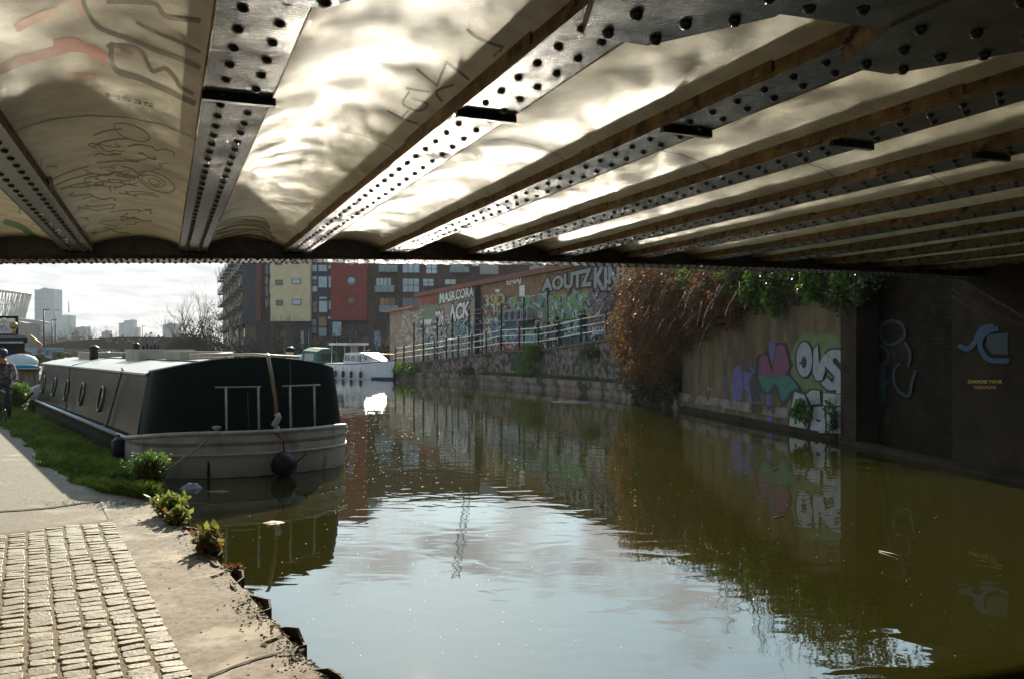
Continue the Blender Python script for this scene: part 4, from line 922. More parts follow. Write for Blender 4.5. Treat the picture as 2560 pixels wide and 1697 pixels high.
# things afloat
def floater(name, lb, cat, x, y, pts, mm, h=.02, z=.002):
    c = ongr(x, y, 0); m = MB(); q = [(c.x + a, c.y + b) for a, b in pts]; n_ = len(q); m.add([(p[0], p[1], z) for p in q] + [(lerp(c.x, p[0], .6), lerp(c.y, p[1], .6), h * (.7 + .6 * ((i * 5) % 3) / 2)) for i, p in enumerate(q)], [(i, (i + 1) % n_, n_ + (i + 1) % n_, n_ + i) for i in range(n_)] + [tuple(range(n_, 2 * n_))]); m.build(name, mm, None, lb, category=cat)
rgl = lambda rx, ry, n=11, s=1: [(rx * math.cos(2 * math.pi * i / n) * (1 + .25 * math.sin(i * 2.3 + s)), ry * math.sin(2 * math.pi * i / n) * (1 + .2 * math.cos(i * 1.7))) for i in range(n)]
floater('plastic_bag', 'crumpled white plastic bag floating by the boat stern', 'plastic bag', 478, 1220, rgl(.14, .09), paint('bag_white', (.5, .5, .52)), .06)
floater('floating_leaf', 'orange brown flat scrap floating in front of the boat', 'floating scrap', 684, 1306, rgl(.11, .10), mat('orange_scrap', (.36, .16, .07), .6), .012)
floater('floating_leaf', 'yellowish scrap floating just right of the white bag', 'floating scrap', 545, 1228, rgl(.16, .05, 9, 3), mat('yellow_scrap', (.28, .18, .07), .6), .012)
for i, (x0, y0, x1, y1, lb) in enumerate(((2198, 1376, 2275, 1398, 'long straight brown twig floating on the dark water at right'), (1932, 1172, 1950, 1166, 'short pale twig afloat below the silver graffiti'), (1930, 1295, 1962, 1287, 'short brown twig afloat in the middle of the dark water'), (1380, 1003, 1518, 1006, 'pale floating reed stalk glinting below the ramp wall'))):
    m = MB(); a = ongr(x0, y0, .004); b = ongr(x1, y1, .004); m.tube([a, lerp(a, b, .5) + Vector((0, 0, .01)), b], .006 if i < 3 else .025, 5); m.build('floating_twig', paint('twig_tan', (.32, .20, .11)) if i < 3 else P_grey, None, lb, category='twig')
fs = MB(); rf = random.Random(17)
for i in range(1300):
    if rf.random() < .55: x, y = rf.gauss(930, 110), 950 + abs(rf.gauss(0, 150))
    else: x, y = rf.uniform(560, 2400), 940 + 700 * rf.random() ** 1.6
    if y > 1690 or y < 935: continue
    c = ongr(x, y, .0035); r = rf.uniform(.2, .7) * c.y / F * 1.8 + .001; n_ = 5
    fs.add([(c.x + r * math.cos(k * 1.256) * rf.uniform(.6, 1.3), c.y + r * 1.6 * math.sin(k * 1.256), .0035) for k in range(5)], [(0, 1, 2, 3, 4)])
fs.build('floating_seeds', mat('seed_fluff', (.62, .58, .45), .6), None, 'pale seeds and dust scattered over the canal surface', category='floating seeds', kind='stuff')
# ------------------------------------------------------------ apartment block beyond the boats
YB = 115.0
apt = thing('apartment_building', 'brown brick apartment block with yellow and dark red panels behind the boats', 'building')
def slab(x0, x1, y0, y1, Y, dep, mm, name, par, z0=None, z1=None):
    a = ray(x0, y1, Y); b = ray(x1, y0, Y); m = MB(); m.box(a.x, b.x, Y, Y + dep, a.z if z0 is None else z0, b.z if z1 is None else z1); return m.build(name, mm, par)
M_abrick = mat('brown_brick', (.11, .065, .045), .85, c2=(.065, .04, .03), scale=.6, bump=.2, brick=(.9, .3, .05, (.8, .75, .7)))
M_yp = mat('yellow_panel', (.66, .58, .33), .7, c2=(.58, .51, .29), scale=.8); M_rp = mat('dark_red_panel', (.24, .04, .028), .7, c2=(.19, .034, .025), scale=.8)
M_wgl = mat('pale_window_glass', (.42, .58, .62), .12, c2=(.25, .36, .40), scale=.5, spec=.8); M_dgl = mat('dark_window_glass', (.05, .07, .09), .1, spec=.8); M_frm = mat('slate_frame', (.035, .045, .06), .5); M_bal = mat('balcony_glass', (.25, .33, .33), .2)
M_ogl = mat('curtained_glass', (.35, .22, .09), .3, c2=(.2, .12, .05), scale=1)
c2 = lambda x, y: (500 + x / 4.225, 640 + y / 4.225)
def Z(y, Y=YB): return HC + (HY - y) / F * Y
gfz = 5.9
m = MB(); m.box(px(918, 0, YB).x, 12, YB + .3, YB + 14, gfz - .3, 18.2); m.build('wall', M_abrick, apt)
m = MB(); m.box(px(600, 0, YB).x, px(918, 0, YB).x - .01, YB + .9, YB + 14, gfz - .3, 21.0); m.build('core_wall', M_frm, apt)
m = MB(); m.box(px(600, 0, YB).x, 12, YB + 2.2, YB + 14, .4, gfz - .3); m.build('ground_floor', mat('dim_shopfront', (.05, .045, .035), .4, c2=(.16, .13, .07), scale=.5, contrast=(.5, .56)), apt)
for xx in (600, 677, 720, 762, 775, 827, 845, 880, 928, 985, 1040):
    a = px(xx, 0, YB); m = MB(); m.box(a.x - .22, a.x + .22, YB + .3, YB + .9, .4, gfz - .3); m.build('column', M_frm, apt)
for i in range(12):
    xx = 682 + i * 30; a = ray(xx, 0, YB); m = MB(); m.box(a.x, a.x + 1.25, YB + 2.12, YB + 2.2, 1.3 + (i % 3) * .3, 4.6 - (i % 2) * .8); m.build('shop_window', (M_ogl, M_dgl, M_wgl)[i % 3], apt)
m = MB(); a = px(677, 0, YB).x; b = px(776, 0, YB).x; m.box(a, b, YB - .15, YB + .9, Z(803), 21.3); yp = m.build('yellow_panel', M_yp, apt)
m = MB(); a = px(827.5, 0, YB).x; b = px(918, 0, YB).x; m.box(a, b, YB - .15, YB + .9, Z(801), 21.3); rp_ = m.build('red_panel', M_rp, apt)
def window(x0, x1, y0, y1, glass, par, Y=YB, front=.0, mull=0, trans=0, fr=M_frm):
    A = px(x0, y1, Y); B = px(x1, y0, Y); w = .07
    m = MB(); yf = Y + front
    for bx in ((A.x, A.x + w, A.z, B.z), (B.x - w, B.x, A.z, B.z), (A.x + w, B.x - w, A.z, A.z + w), (A.x + w, B.x - w, B.z - w, B.z)): m.box(bx[0], bx[1], yf - .05, yf + .06, bx[2], bx[3])
    for k in range(mull): xx = lerp(A.x, B.x, (k + 1) / (mull + 1)); m.box(xx - .04, xx + .04, yf - .04, yf + .06, A.z + w, B.z - w)
    if trans: m.box(A.x + w, B.x - w, yf - .035, yf + .06, lerp(A.z, B.z, .5) - .04, lerp(A.z, B.z, .5) + .04)
    wn = m.build('window', fr, par)
    m = MB(); m.box(A.x + w, B.x - w, yf - .02, yf + .03, A.z + w, B.z - w); m.build('pane', glass, wn)
W2 = lambda x0, x1, y0, y1, g, par, **k: window(*c2(x0, y0)[:1], c2(x1, y0)[0], c2(x0, y0)[1], c2(x0, y1)[1], g, par, **k)
for w_ in ((800, 875, 255, 312, M_dgl), (975, 1067, 243, 300, M_wgl), (808, 878, 468, 525, M_dgl), (978, 1070, 458, 520, M_wgl), (800, 868, 55, 100, M_dgl), (972, 1060, 45, 88, M_wgl)): W2(*w_, yp, front=-.2)
for (cx_, cy_, g) in ((1600, 268, M_wgl), (1602, 480, M_ogl), (1600, 62, M_wgl)):
    a = px(*c2(cx_, cy_), YB); m = MB(); m.lathe((a.x, YB - .15, a.z), [(.60, 0), (.60, .06), (.52, .06), (.52, .01)], 24, (0, -1, 0)); wn = m.build('round_window', M_frm, rp_); m = MB(); m.lathe((a.x, YB - .15, a.z), [(.52, 0), (.52, .045)], 24, (0, -1, 0)); m.build('pane', g, wn)
for (x0, x1, y0, y1, g) in ((1163, 1225, 85, 162, M_wgl), (1232, 1330, 85, 162, M_wgl), (1338, 1378, 85, 135, M_wgl), (1166, 1225, 208, 250, M_wgl), (1166, 1225, 258, 300, M_dgl), (1232, 1332, 208, 335, M_wgl), (1340, 1380, 208, 335, M_wgl), (1168, 1228, 310, 380, M_wgl), (1240, 1330, 425, 455, M_wgl), (1172, 1226, 475, 600, M_ogl), (1238, 1336, 468, 596, M_wgl), (1342, 1384, 468, 565, M_wgl), (1178, 1232, 665, 740, M_dgl), (1245, 1338, 640, 745, M_ogl), (1345, 1385, 635, 670, M_wgl), (1178, 1232, 748, 820, M_dgl), (1245, 1338, 750, 850, M_bal), (1392, 1495, 690, 850, M_wgl), (665, 708, 85, 190, M_dgl), (712, 745, 85, 190, M_wgl), (665, 708, 205, 300, M_dgl), (712, 745, 235, 400, M_wgl), (665, 708, 310, 430, M_dgl), (715, 747, 445, 530, M_wgl), (665, 710, 450, 540, M_dgl), (720, 748, 545, 620, M_dgl), (1163, 1330, -140, -20, M_wgl), (1163, 1330, -320, -180, M_wgl)): W2(x0, x1, y0, y1, g, apt, front=.84 if y1 < 640 else .2)
m = MB(); a = px(640, 0, YB).x; m.box(a, px(653, 0, YB).x, YB - .2, YB + .9, gfz, 21); m.build('red_pier', mat('dull_red_brick', (.14, .06, .05), .8), apt)
def balcony(x0, x1, y0, y1, par, Y=YB):
    A = px(*c2(x0, y1), Y); B = px(*c2(x1, y0), Y); m = MB(); m.box(A.x, B.x, Y - 1.1, Y + .3, A.z - .1, A.z + .02); bl = m.build('balcony', M_frm, par)
    m = MB(); m.box(A.x, B.x, Y - 1.1, Y - 1.06, A.z + .04, B.z); m.build('glass_front', M_bal, bl)
    m = MB()
    for k in range(4): xx = lerp(A.x, B.x, k / 3); m.box(xx - .02, xx + .02, Y - 1.14, Y - 1.101, A.z, B.z + .06)
    m.build('rail', M_frm, bl)
for (x0, x1, y0, y1, g, mu, tr) in ((1855, 2020, 230, 315, M_wgl, 3, 0), (2135, 2318, 75, 180, M_wgl, 2, 0), (2135, 2315, 235, 385, M_wgl, 2, 1), (1895, 2060, 440, 525, M_ogl, 2, 0), (1905, 2080, 85, 95, M_wgl, 2, 0), (2135, 2315, 440, 600, M_dgl, 2, 0)): W2(x0, x1, y0, y1, g, apt, front=.24, mull=mu, trans=tr)
for b_ in ((1860, 2065, 318, 390), (1905, 2105, 528, 603), (1900, 2100, 105, 180)): balcony(*b_, apt)
for (x0, x1, y0, y1, g, mu, tr) in ((320, 430, 80, 170, M_wgl, 1, 1), (290, 400, 215, 290, M_wgl, 1, 1), (560, 690, 80, 110, M_wgl, 2, 0), (500, 610, 220, 275, M_wgl, 1, 0), (760, 835, 70, 103, M_wgl, 1, 0), (-90, 60, 90, 100, M_wgl, 2, 0)):
    q0 = c3(x0, y0); q1 = c3(x1, y1); window(q0[0], q1[0], q0[1], q1[1], g, apt, front=.24, mull=mu, trans=tr)
q0 = c3(555, 112); q1 = c3(740, 166); balcony((q0[0] - 500) * 4.225, (q1[0] - 500) * 4.225, (q0[1] - 640) * 4.225, (q1[1] - 640) * 4.225, apt)
m = MB()
for xx in (1205, 1330): a = px(xx, 0, YB); m.box(a.x - .3, a.x + 2.2, YB + .0, YB + .29, 12.2, 18)
m.build('bay_panel', paint('bay_grey', (.35, .34, .31)), apt)
# left wing of the block, running away from the canal bend
lw = thing('balcony_wing', 'dark brick apartment wing with stacked balconies receding beside the block', 'building')
La = Vector((px(640, 0, YB).x, YB + .5)); Lb = Vector((-66, 195)); ld = (Lb - La).normalized(); ln = Vector((-ld.y, ld.x)); ln = ln if ln.x < 0 else -ln
q = [La, Lb, Lb - ln * 10, La - ln * 3]
m = MB(); m.prism([(p.x, p.y) for p in q], .4, 19.0); m.build('wall', M_abrick, lw)
for fl_ in range(6):
    z = 5.9 + 2.8 * fl_ - 2.8
    for k in range(9):
        t = .02 + k * .108; p = La + ld * (Lb - La).length * t
        if fl_ > 0:
            m = MB(); qq = [p, p + ld * 5.2, p + ld * 5.2 + ln * 1.5, p + ln * 1.5]; m.prism([(v.x, v.y) for v in qq], z - .15, z + .05)
            for e0, e1 in ((qq[1], qq[2]), (qq[2], qq[3]), (qq[3], qq[0])):
                for hh in (.3, .55, .8, 1.05): m.bar((e0.x, e0.y, z + hh), (e1.x, e1.y, z + hh), .05)
            bl = m.build('balcony', M_black, lw)
            m = MB(); m.prism([(v.x, v.y) for v in (p + ln * 1.44 + ld * .3, p + ln * 1.44 + ld * 1.6, p + ln * 1.40 + ld * 1.6, p + ln * 1.40 + ld * .3)], z + .1, z + 1.0); m.build('glass_front', M_bal, bl)
        m = MB(); m.prism([(v.x, v.y) for v in (p + ld * .5 + ln * .01, p + ld * 3.4 + ln * .01, p + ld * 3.4 + ln * .08, p + ld * .5 + ln * .08)], z + .2, z + 2.4); m.build('window', M_ogl if (k + fl_) % 3 == 0 else M_dgl, lw)
        m = MB(); m.prism([(v.x, v.y) for v in (p + ld * 5.6 + ln * .01, p + ld * 6.3 + ln * .01, p + ld * 6.3 + ln * .25, p + ld * 5.6 + ln * .25)], z, z + 2.7); m.build('pale_pier', M_yp, lw)

# ------------------------------------------------------------ moored boats on the far side
M_white = mat('white_fibreglass', (.72, .72, .70), .3, c2=(.62, .62, .60), scale=2, spec=.5, coat=.3); M_navy = mat('navy_blue', (.015, .03, .09), .4); M_gcan = mat('green_canvas', (.02, .13, .07), .6)
def cruiser(loc, rz, lb, green=False, L_=7.4, grp=None):
    t = thing('cabin_cruiser', lb, 'boat', (loc[0], loc[1], 0), rz, grp)
    st_ = []
    for y, w, zt_ in ((0, 1.15, .95), (1.5, 1.22, .92), (3.5, 1.22, .95), (5.2, 1.0, 1.02), (6.4, .62, 1.12), (7.4, .03, 1.22)):
        st_.append([(w * s1, y * L_ / 7.4 + (.0 if z > .5 else -.25 * (y > 6)), z) for s1, z in ((-1, zt_), (-1.02, zt_ - .12), (-.9, .25), (-.78, -.2), (.78, -.2), (.9, .25), (1.02, zt_ - .12), (1, zt_))])
    m = loft(st_); m.add(st_[0], [tuple(range(8))]); m.build('hull', M_white, t)
    m = MB(); m.add([r_[0] for r_ in st_] + [r_[7] for r_ in st_][::-1], [tuple(range(12))]); m.build('deck', M_white, t)
    m = loft([[(x * 1.015, y, z - .02 if z > .2 else z) for x, y, z in r_[2:6]] for r_ in st_]); 
    m = MB()
    for s1 in (-1, 1): m.tube([(r_[0][0] * s1 * -1.02, r_[0][1], r_[0][2] - .04) for r_ in st_], .03, 6)
    m.build('rubbing_strake', M_navy if not green else P_blue, t)
    m = MB()
    for s1 in (-1, 1):
        m.grid(lambda u, v: (s1 * lerp(.86, 1.2, min(1, 1)) * 0 + s1 * (interp([(0, .90), (4, .90), (5.2, .80), (6.4, .48), (7.3, .06)], u * 7.3) + .012 + v * .015), u * 7.3, lerp(.0, .13, v)), 12, 1)
    m.build('boot_stripe', M_navy, t)
    m = MB()
    cab = [[(-.82, 1.9, .9), (-.70, 1.95, 1.62), (.70, 1.95, 1.62), (.82, 1.9, .9)], [(-.84, 3.4, .9), (-.72, 3.4, 1.66), (.72, 3.4, 1.66), (.84, 3.4, .9)], [(-.76, 4.7, .98), (-.62, 4.4, 1.62), (.62, 4.4, 1.62), (.76, 4.7, .98)], [(-.5, 5.9, 1.05), (-.44, 5.4, 1.34), (.44, 5.4, 1.34), (.5, 5.9, 1.05)], [(-.2, 6.4, 1.08), (-.2, 6.3, 1.12), (.2, 6.3, 1.12), (.2, 6.4, 1.08)]]
    m = loft(cab, smooth=False); m.add(cab[0], [(0, 1, 2, 3)]); m.build('cabin', M_white, t)
    for s1 in (-1, 1):
        for y0, y1 in ((2.1, 2.75), (2.9, 3.5), (3.65, 4.2)):
            m = MB(); m.add([(s1 * .845, y0, 1.1), (s1 * .845, y1, 1.1), (s1 * .765, y1 - .03, 1.48), (s1 * .765, y0 + .05, 1.48)], [(0, 1, 2, 3)]); m.build('side_window', M_dgl, t)
    m = MB(); m.add([(-.60, 4.52, 1.16), (.60, 4.52, 1.16), (.50, 4.46, 1.56), (-.50, 4.46, 1.56)], [(0, 1, 2, 3)]); m.build('windscreen', M_wgl, t)
    cv = M_gcan if green else M_white
    m = MB(); 
    if green:
        rr = [[(-.95, 0, .95), (-.85, .1, 1.9), (-.3, .15, 2.15), (.3, .15, 2.15), (.85, .1, 1.9), (.95, 0, .95)], [(-.95, 2.6, .95), (-.85, 2.4, 2.0), (-.3, 2.4, 2.22), (.3, 2.4, 2.22), (.85, 2.4, 2.0), (.95, 2.6, .95)]]
        m = loft(rr, smooth=False); m.add(rr[0], [tuple(range(6))]); m.add(rr[1], [tuple(range(6))]); cn = m.build('canopy', cv, t)
        for s1 in (-1, 1):
            m = MB(); m.add([(s1 * .955, .5, 1.2), (s1 * .955, 2.0, 1.2), (s1 * .90, 2.0, 1.75), (s1 * .90, .5, 1.75)], [(0, 1, 2, 3)]); m.build('clear_panel', M_bal, cn)
        m = MB(); m.box(-.6, .6, -.01, .0, 1.2, 1.75); m.build('clear_panel', P_dteal, cn)
    else:
        m.box(-.9, .9, .0, 2.6, 2.12, 2.26); cn = m.build('canopy', M_white, t)
        m = MB()
        for s1 in (-1, 1):
            for y in (.3, 2.15): m.tube([(s1 * .85, y, .95), (s1 * .8, y, 2.28)], .02, 5)
        m.build('canopy_frame', M_galv, cn)
        m = MB(); m.add([(-.86, .2, 1.0), (-.86, 1.3, 1.0), (-.83, 1.2, 2.27), (-.83, .25, 2.27)], [(0, 1, 2, 3)]); m.build('side_curtain', mat('smoky_curtain', (.14, .12, .10), .3), cn)
    m = MB()
    rl = [(s1 * w, y, 1.55) for s1, w, y in ((-1, .9, 4.6), (-1, .6, 6.3), (0, 0, 7.35), (1, .6, 6.3), (1, .9, 4.6))]
    m.tube(rl, .018, 5)
    for p in rl: m.tube([p, (p[0], p[1], 1.0)], .014, 4)
    m.build('bow_rail', M_galv, t)
    return t
def bend(p0, p1): d = Vector(p1) - Vector(p0); return math.atan2(-d.x, d.y)
B0_, B1_ = (-12.9, 63.8), (-7.9, 58.2)
rz_ = bend(B0_, B1_)
cz_ = cruiser(B0_, rz_, 'white cabin cruiser with navy fenders and a bicycle on its bow')
def cl(t, p): return t.matrix_basis @ Vector(p) if False else Matrix.Translation(t.location) @ Matrix.Rotation(t.rotation_euler.z, 4, 'Z') @ Vector(p)
proto = None
for i, y in enumerate((.5, 1.5, 2.6, 3.7, 4.8)):
    c = cl(cz_, (1.24 - .10 * (i == 4), y, 0))
    if proto is None:
        proto = thing('boat_fender', 'navy fender nearest the stern of the white cruiser', 'fender', c, 0, 'fenders along the white cruiser'); m = MB(); m.lathe((0, 0, .05), [(.03, 0), (.11, .06), (.12, .4), (.04, .5)], 10); m.build('bag', M_navy, proto); m = MB(); m.tube([(0, 0, .5), (0, 0, .85)], .012, 4); m.build('line', M_black, proto); q = proto
    else: q = copytree(proto); q.location = c
    q['label'] = ('navy fender nearest the stern of the white cruiser', 'second navy fender from the cruiser stern', 'middle navy fender of five on the white cruiser', 'fourth navy fender from the cruiser stern', 'navy fender nearest the bow of the white cruiser')[i]
cz_.scale = (1, 1, 1.12)
gb = cruiser((-14.1, 65.4), rz_ + math.pi, 'cabin cruiser with green canvas canopy moored behind the white one', True)
c = cl(cz_, (1.2, -.3, 0)); t = thing('red_fender', 'red fender between the green canopied boat and the white cruiser', 'fender', c); m = MB(); m.lathe((0, 0, .05), [(.03, 0), (.16, .08), (.16, .45), (.04, .6)], 10); m.build('bag', P_red, t)


def bicycle(loc, rz, lb, frame=(.03, .03, .035), lean=0.0, grp=None):
    t = thing('bicycle', lb, 'bicycle', loc, rz, grp); t.rotation_euler = (0, lean, rz)
    mf = paint('bike_%d' % int(frame[0] * 100 + frame[1] * 10), frame, .3)
    for y, nm in ((-.52, 'rear_wheel'), (.52, 'front_wheel')):
        m = MB(); m.tube([(0, y + .33 * math.cos(a), .345 + .33 * math.sin(a)) for a in [2 * math.pi * k / 28 for k in range(29)]], .018, 6, False); w = m.build(nm, M_black, t)
        m = MB()
        for k in range(12): a = math.pi * 2 * k / 12; m.tube([(.01 * (-1) ** k, y, .345), (0, y + .32 * math.cos(a), .345 + .32 * math.sin(a))], .0025, 3, False)
        m.lathe((-.03, y, .345), [(.02, 0), (.02, .06)], 8, (1, 0, 0)); m.build('spokes', M_galv, w)
    m = MB(); A, B, C, D, E = (0, -.52, .345), (0, -.08, .29), (0, -.2, .78), (0, .36, .80), (0, .33, .92)
    for p, q in ((A, B), (A, C), (B, C), (C, D), (B, (0, .385, .70)), ((0, .36, .95), (0, .40, .66)), ((.03, .40, .66), (.03, .52, .345)), ((-.03, .40, .66), (-.03, .52, .345))): m.tube([p, q], .016, 6)
    m.build('frame', mf, t)
    m = MB(); m.tube([(0, -.2, .78), (0, -.23, .92)], .013, 6); m.ball((0, -.25, .94), .09, 8, (.8, 1.4, .35)); m.build('saddle', M_black, t)
    m = MB(); m.tube([(-.28, .28, 1.0), (-.2, .38, 1.0), (0, .38, .97), (.2, .38, 1.0), (.28, .28, 1.0)], .014, 6); m.build('handlebar', M_black, t)
    m = MB(); m.lathe((-.03, -.08, .29), [(.09, 0), (.09, .015)], 14, (1, 0, 0)); m.box(.02, .035, -.09, -.07, .12, .29); m.box(.03, .13, -.11, -.05, .10, .125); m.box(-.05, -.035, -.09, -.07, .29, .46); m.box(-.14, -.045, -.11, -.05, .455, .48); m.build('crankset', M_rivet, t)
    return t
c = cl(cz_, (.80, 5.0, 1.16)); bk = bicycle(c, rz_, 'small dark bicycle stood on the bow deck of the white cruiser', lean=.12); bk.scale = (.85, .85, .85)


def skin(joints, edges, name, m, parent=None, sub=1):
    me = bpy.data.meshes.new(name); me.from_pydata([j[0] for j in joints], edges, []); o = bpy.data.objects.new(name, me); COL.objects.link(o)
    sm = o.modifiers.new('s', 'SKIN'); sm.use_smooth_shade = True
    for v, j in zip(me.skin_vertices[0].data if me.skin_vertices else [], joints): pass
    if not me.skin_vertices:
        bmx = bmesh.new(); bmx.from_mesh(me); bmx.verts.layers.skin.verify(); bmx.to_mesh(me); bmx.free()
    for i, j in enumerate(joints):
        sv = me.skin_vertices[0].data[i]; sv.radius = (j[1], j[1] if len(j) < 3 else j[2]); sv.use_root = (i == 0)
    o.modifiers.new('b', 'SUBSURF').levels = sub; o.modifiers['b'].render_levels = sub
    bpy.context.view_layer.update(); nm_ = bpy.data.meshes.new_from_object(o.evaluated_get(bpy.context.evaluated_depsgraph_get()))
    bpy.data.objects.remove(o); q = bpy.data.objects.new(name, nm_); COL.objects.link(q); nm_.materials.clear()
    for x in (m if isinstance(m, list) else [m]): nm_.materials.append(x)
    if parent: q.parent = parent
    return q
M_skin = mat('skin', (.42, .24, .16), .55); M_jean = mat('dark_trousers', (.03, .03, .04), .8); M_hair = mat('brown_hair', (.07, .04, .025), .7)
def person(lb, loc, rz, P, coat, top=None, hat=None, hair=M_hair, trousers=M_jean, grp=None):
    """P: joints as dict of name -> (x, y, z), y forward"""
    t = thing('person', lb, 'person', loc, rz, grp)
    V = lambda k: Vector(P[k])
    names = ['pel', 'waist', 'chest', 'neck', 'head0', 'head1']; J = [(V('pel'), .13, .10), (lerp(V('pel'), V('chest'), .5), .125, .095), (V('chest'), .15, .11), (V('neck'), .055), (V('head') - Vector((0, 0, .06)), .068, .075), (V('head') + Vector((0, 0, .06)), .075, .085)]
    E = [(0, 1), (1, 2), (2, 3), (3, 4), (4, 5)]
    arm = []
    for s_ in ('l', 'r'):
        b = len(J); J += [(V('sh' + s_), .058), (V('el' + s_), .042), (V('wr' + s_), .028), (V('wr' + s_) + (V('wr' + s_) - V('el' + s_)).normalized() * .07, .035, .02)]
        E += [(2, b), (b, b + 1), (b + 1, b + 2), (b + 2, b + 3)]
        hd = V('wr' + s_) + (V('wr' + s_) - V('el' + s_)).normalized() * .07; fd_ = (V('wr' + s_) - V('el' + s_)).normalized(); lat = fd_.cross(Vector((0, 0, 1))).normalized() if abs(fd_.z) < .95 else Vector((1, 0, 0)); dn = Vector((0, 0, -1)) if abs(fd_.z) < .9 else Vector((0, 1, 0))
        for k in range(4):
            c = len(J); p0 = hd + lat * (.026 - .0173 * k) + fd_ * .02; ln_ = (.034, .04, .037, .028)[k]
            J += [(p0, .009), (p0 + (fd_ + dn * .3).normalized() * ln_, .008), (p0 + (fd_ + dn * .3).normalized() * ln_ + (fd_ * .5 + dn).normalized() * ln_ * .8, .007)]; E += [(b + 3, c), (c, c + 1), (c + 1, c + 2)]
        c = len(J); J += [(hd + lat * .04 - fd_ * .02, .011), (hd + lat * .06 + fd_ * .015 + dn * .01, .009)]; E += [(b + 3, c), (c, c + 1)]
    for s_ in ('l', 'r'):
        b = len(J); J += [(V('hip' + s_), .085), (V('kn' + s_), .058), (V('an' + s_), .042), (V('an' + s_) + Vector(P.get('ft', (0, .15, -.05))), .035, .03)]
        E += [(0, b), (b, b + 1), (b + 1, b + 2), (b + 2, b + 3)]
    body = skin(J, E, 'body', [M_skin, trousers, M_black], t)
    zl = V('pel').z + .02
    for p in body.data.polygons:
        c = p.center; dmin = min((c - V('wr' + s_)).length for s_ in 'lr'); 
        p.material_index = 0 if ((c - V('head')).length < .2 or c.z > V('neck').z - .05 or dmin < .17) else (2 if min((c - V('an' + s_)).length for s_ in 'lr') < .13 and c.z < max(V('anl').z, V('anr').z) + .04 else 1)
    hc_ = V('head'); fw = Vector((0, 1, 0))
    m = MB(); m.ball(hc_ + Vector((0, .098, -.005)), .018, 6, (.8, 1.1, 1.4)); 
    for s1 in (-1, 1): m.ball(hc_ + Vector((s1 * .085, .0, -.01)), .026, 6, (.4, .8, 1.2))
    m.build('nose_and_ears', M_skin, t) if False else None
    fc = m.build('face', M_skin, t)
    m = MB()
    for s1 in (-1, 1): m.ball(hc_ + Vector((s1 * .032, .088, .015)), .011, 6)
    m.box(hc_.x - .025, hc_.x + .025, hc_.y + .086, hc_.y + .094, hc_.z - .062, hc_.z - .053); m.build('eyes', M_hair, fc)
    cj = [(V('pel') + Vector((0, 0, -.03)), .155, .125), (lerp(V('pel'), V('chest'), .5), .15, .12), (V('chest'), .175, .135), (lerp(V('chest'), V('neck'), .6), .10, .09)]; ce = [(0, 1), (1, 2), (2, 3)]
    for s_ in ('l', 'r'): b = len(cj); cj += [(V('sh' + s_), .075), (V('el' + s_), .058), (lerp(V('el' + s_), V('wr' + s_), .85), .045)]; ce += [(2, b), (b, b + 1), (b + 1, b + 2)]
    skin(cj, ce, 'jacket', coat, t)
    if hair:
        m = MB(); m.ball(hc_ + Vector((0, -.02, .035)), .115, 12, (.92, 1.0, 1.0)); m.build('hair', hair, t)
    if hat is not None:
        m = MB(); m.lathe(hc_ + Vector((0, -.005, .03)), [(.125, 0), (.13, .03), (.12, .08), (.08, .12), (.02, .135)], 14); m.box(hc_.x - .06, hc_.x + .06, hc_.y + .08, hc_.y + .17, hc_.z + .035, hc_.z + .05); m.build('helmet', hat, t)
    return t
# cyclist coming along the towpath at the left edge
cy = ongr(8, 1062, LZ)
bc = bicycle((cy.x, cy.y, LZ), R(180 + 28 - 8), 'dark bicycle ridden toward the camera on the towpath', (.02, .02, .025))
RD = dict(pel=(0, -.24, .98), chest=(0, .0, 1.36), neck=(0, .09, 1.52), head=(0, .16, 1.66), shl=(-.19, .02, 1.42), shr=(.19, .02, 1.42), ell=(-.27, .16, 1.18), elr=(.27, .16, 1.18), wrl=(-.25, .30, 1.04), wrr=(.25, .30, 1.04), hipl=(-.09, -.2, .95), hipr=(.09, -.2, .95), knl=(-.11, .12, .72), knr=(.11, .16, .82), anl=(-.10, -.08, .20), anr=(.10, .0, .54), ft=(0, .14, -.03))
person('cyclist in grey jacket, orange scarf and blue helmet riding along the towpath', (cy.x, cy.y, LZ), R(180 + 20), RD, mat('grey_patterned_jacket', (.20, .16, .16), .8, c2=(.06, .05, .06), scale=14, contrast=(.45, .55)), hat=P_blue)
m = MB(); m.lathe((0, .10, 1.47), [(.085, 0), (.10, .03), (.095, .08), (.07, .11)], 12); sc = m.build('scarf', P_org, bpy.data.objects['person'])
# two people on the ramp
p1_ = rwpt(1392, 1.1); hd_ = math.atan2(-(WB - WA).x, (WB - WA).y)
bicycle((p1_.x - .35, p1_.y + .3, p1_.z), hd_, 'dark bicycle being pushed down the ramp beside the rail', (.03, .03, .035))
WK = dict(pel=(0, 0, .95), chest=(0, .08, 1.32), neck=(0, .13, 1.49), head=(0, .19, 1.60), shl=(-.18, .06, 1.4), shr=(.18, .06, 1.4), ell=(-.24, .12, 1.14), elr=(.24, .2, 1.16), wrl=(-.25, .35, 1.02), wrr=(.22, .42, 1.02), hipl=(-.09, 0, .92), hipr=(.09, 0, .92), knl=(-.1, .16, .50), knr=(.1, -.04, .48), anl=(-.1, .22, .09), anr=(.1, -.32, .12))
person('person in dark cap and dark jacket pushing a bicycle down the ramp', (p1_.x + .1, p1_.y, p1_.z), hd_, WK, mat('dark_jacket', (.025, .028, .035), .8), hat=M_black)
p2_ = rwpt(1460, .8)
W2_ = dict(WK); W2_.update(chest=(0, .03, 1.34), neck=(0, .04, 1.5), head=(0, .07, 1.62), wrl=(-.24, .02, .86), wrr=(.25, .3, 1.0), ell=(-.25, -.03, 1.13))
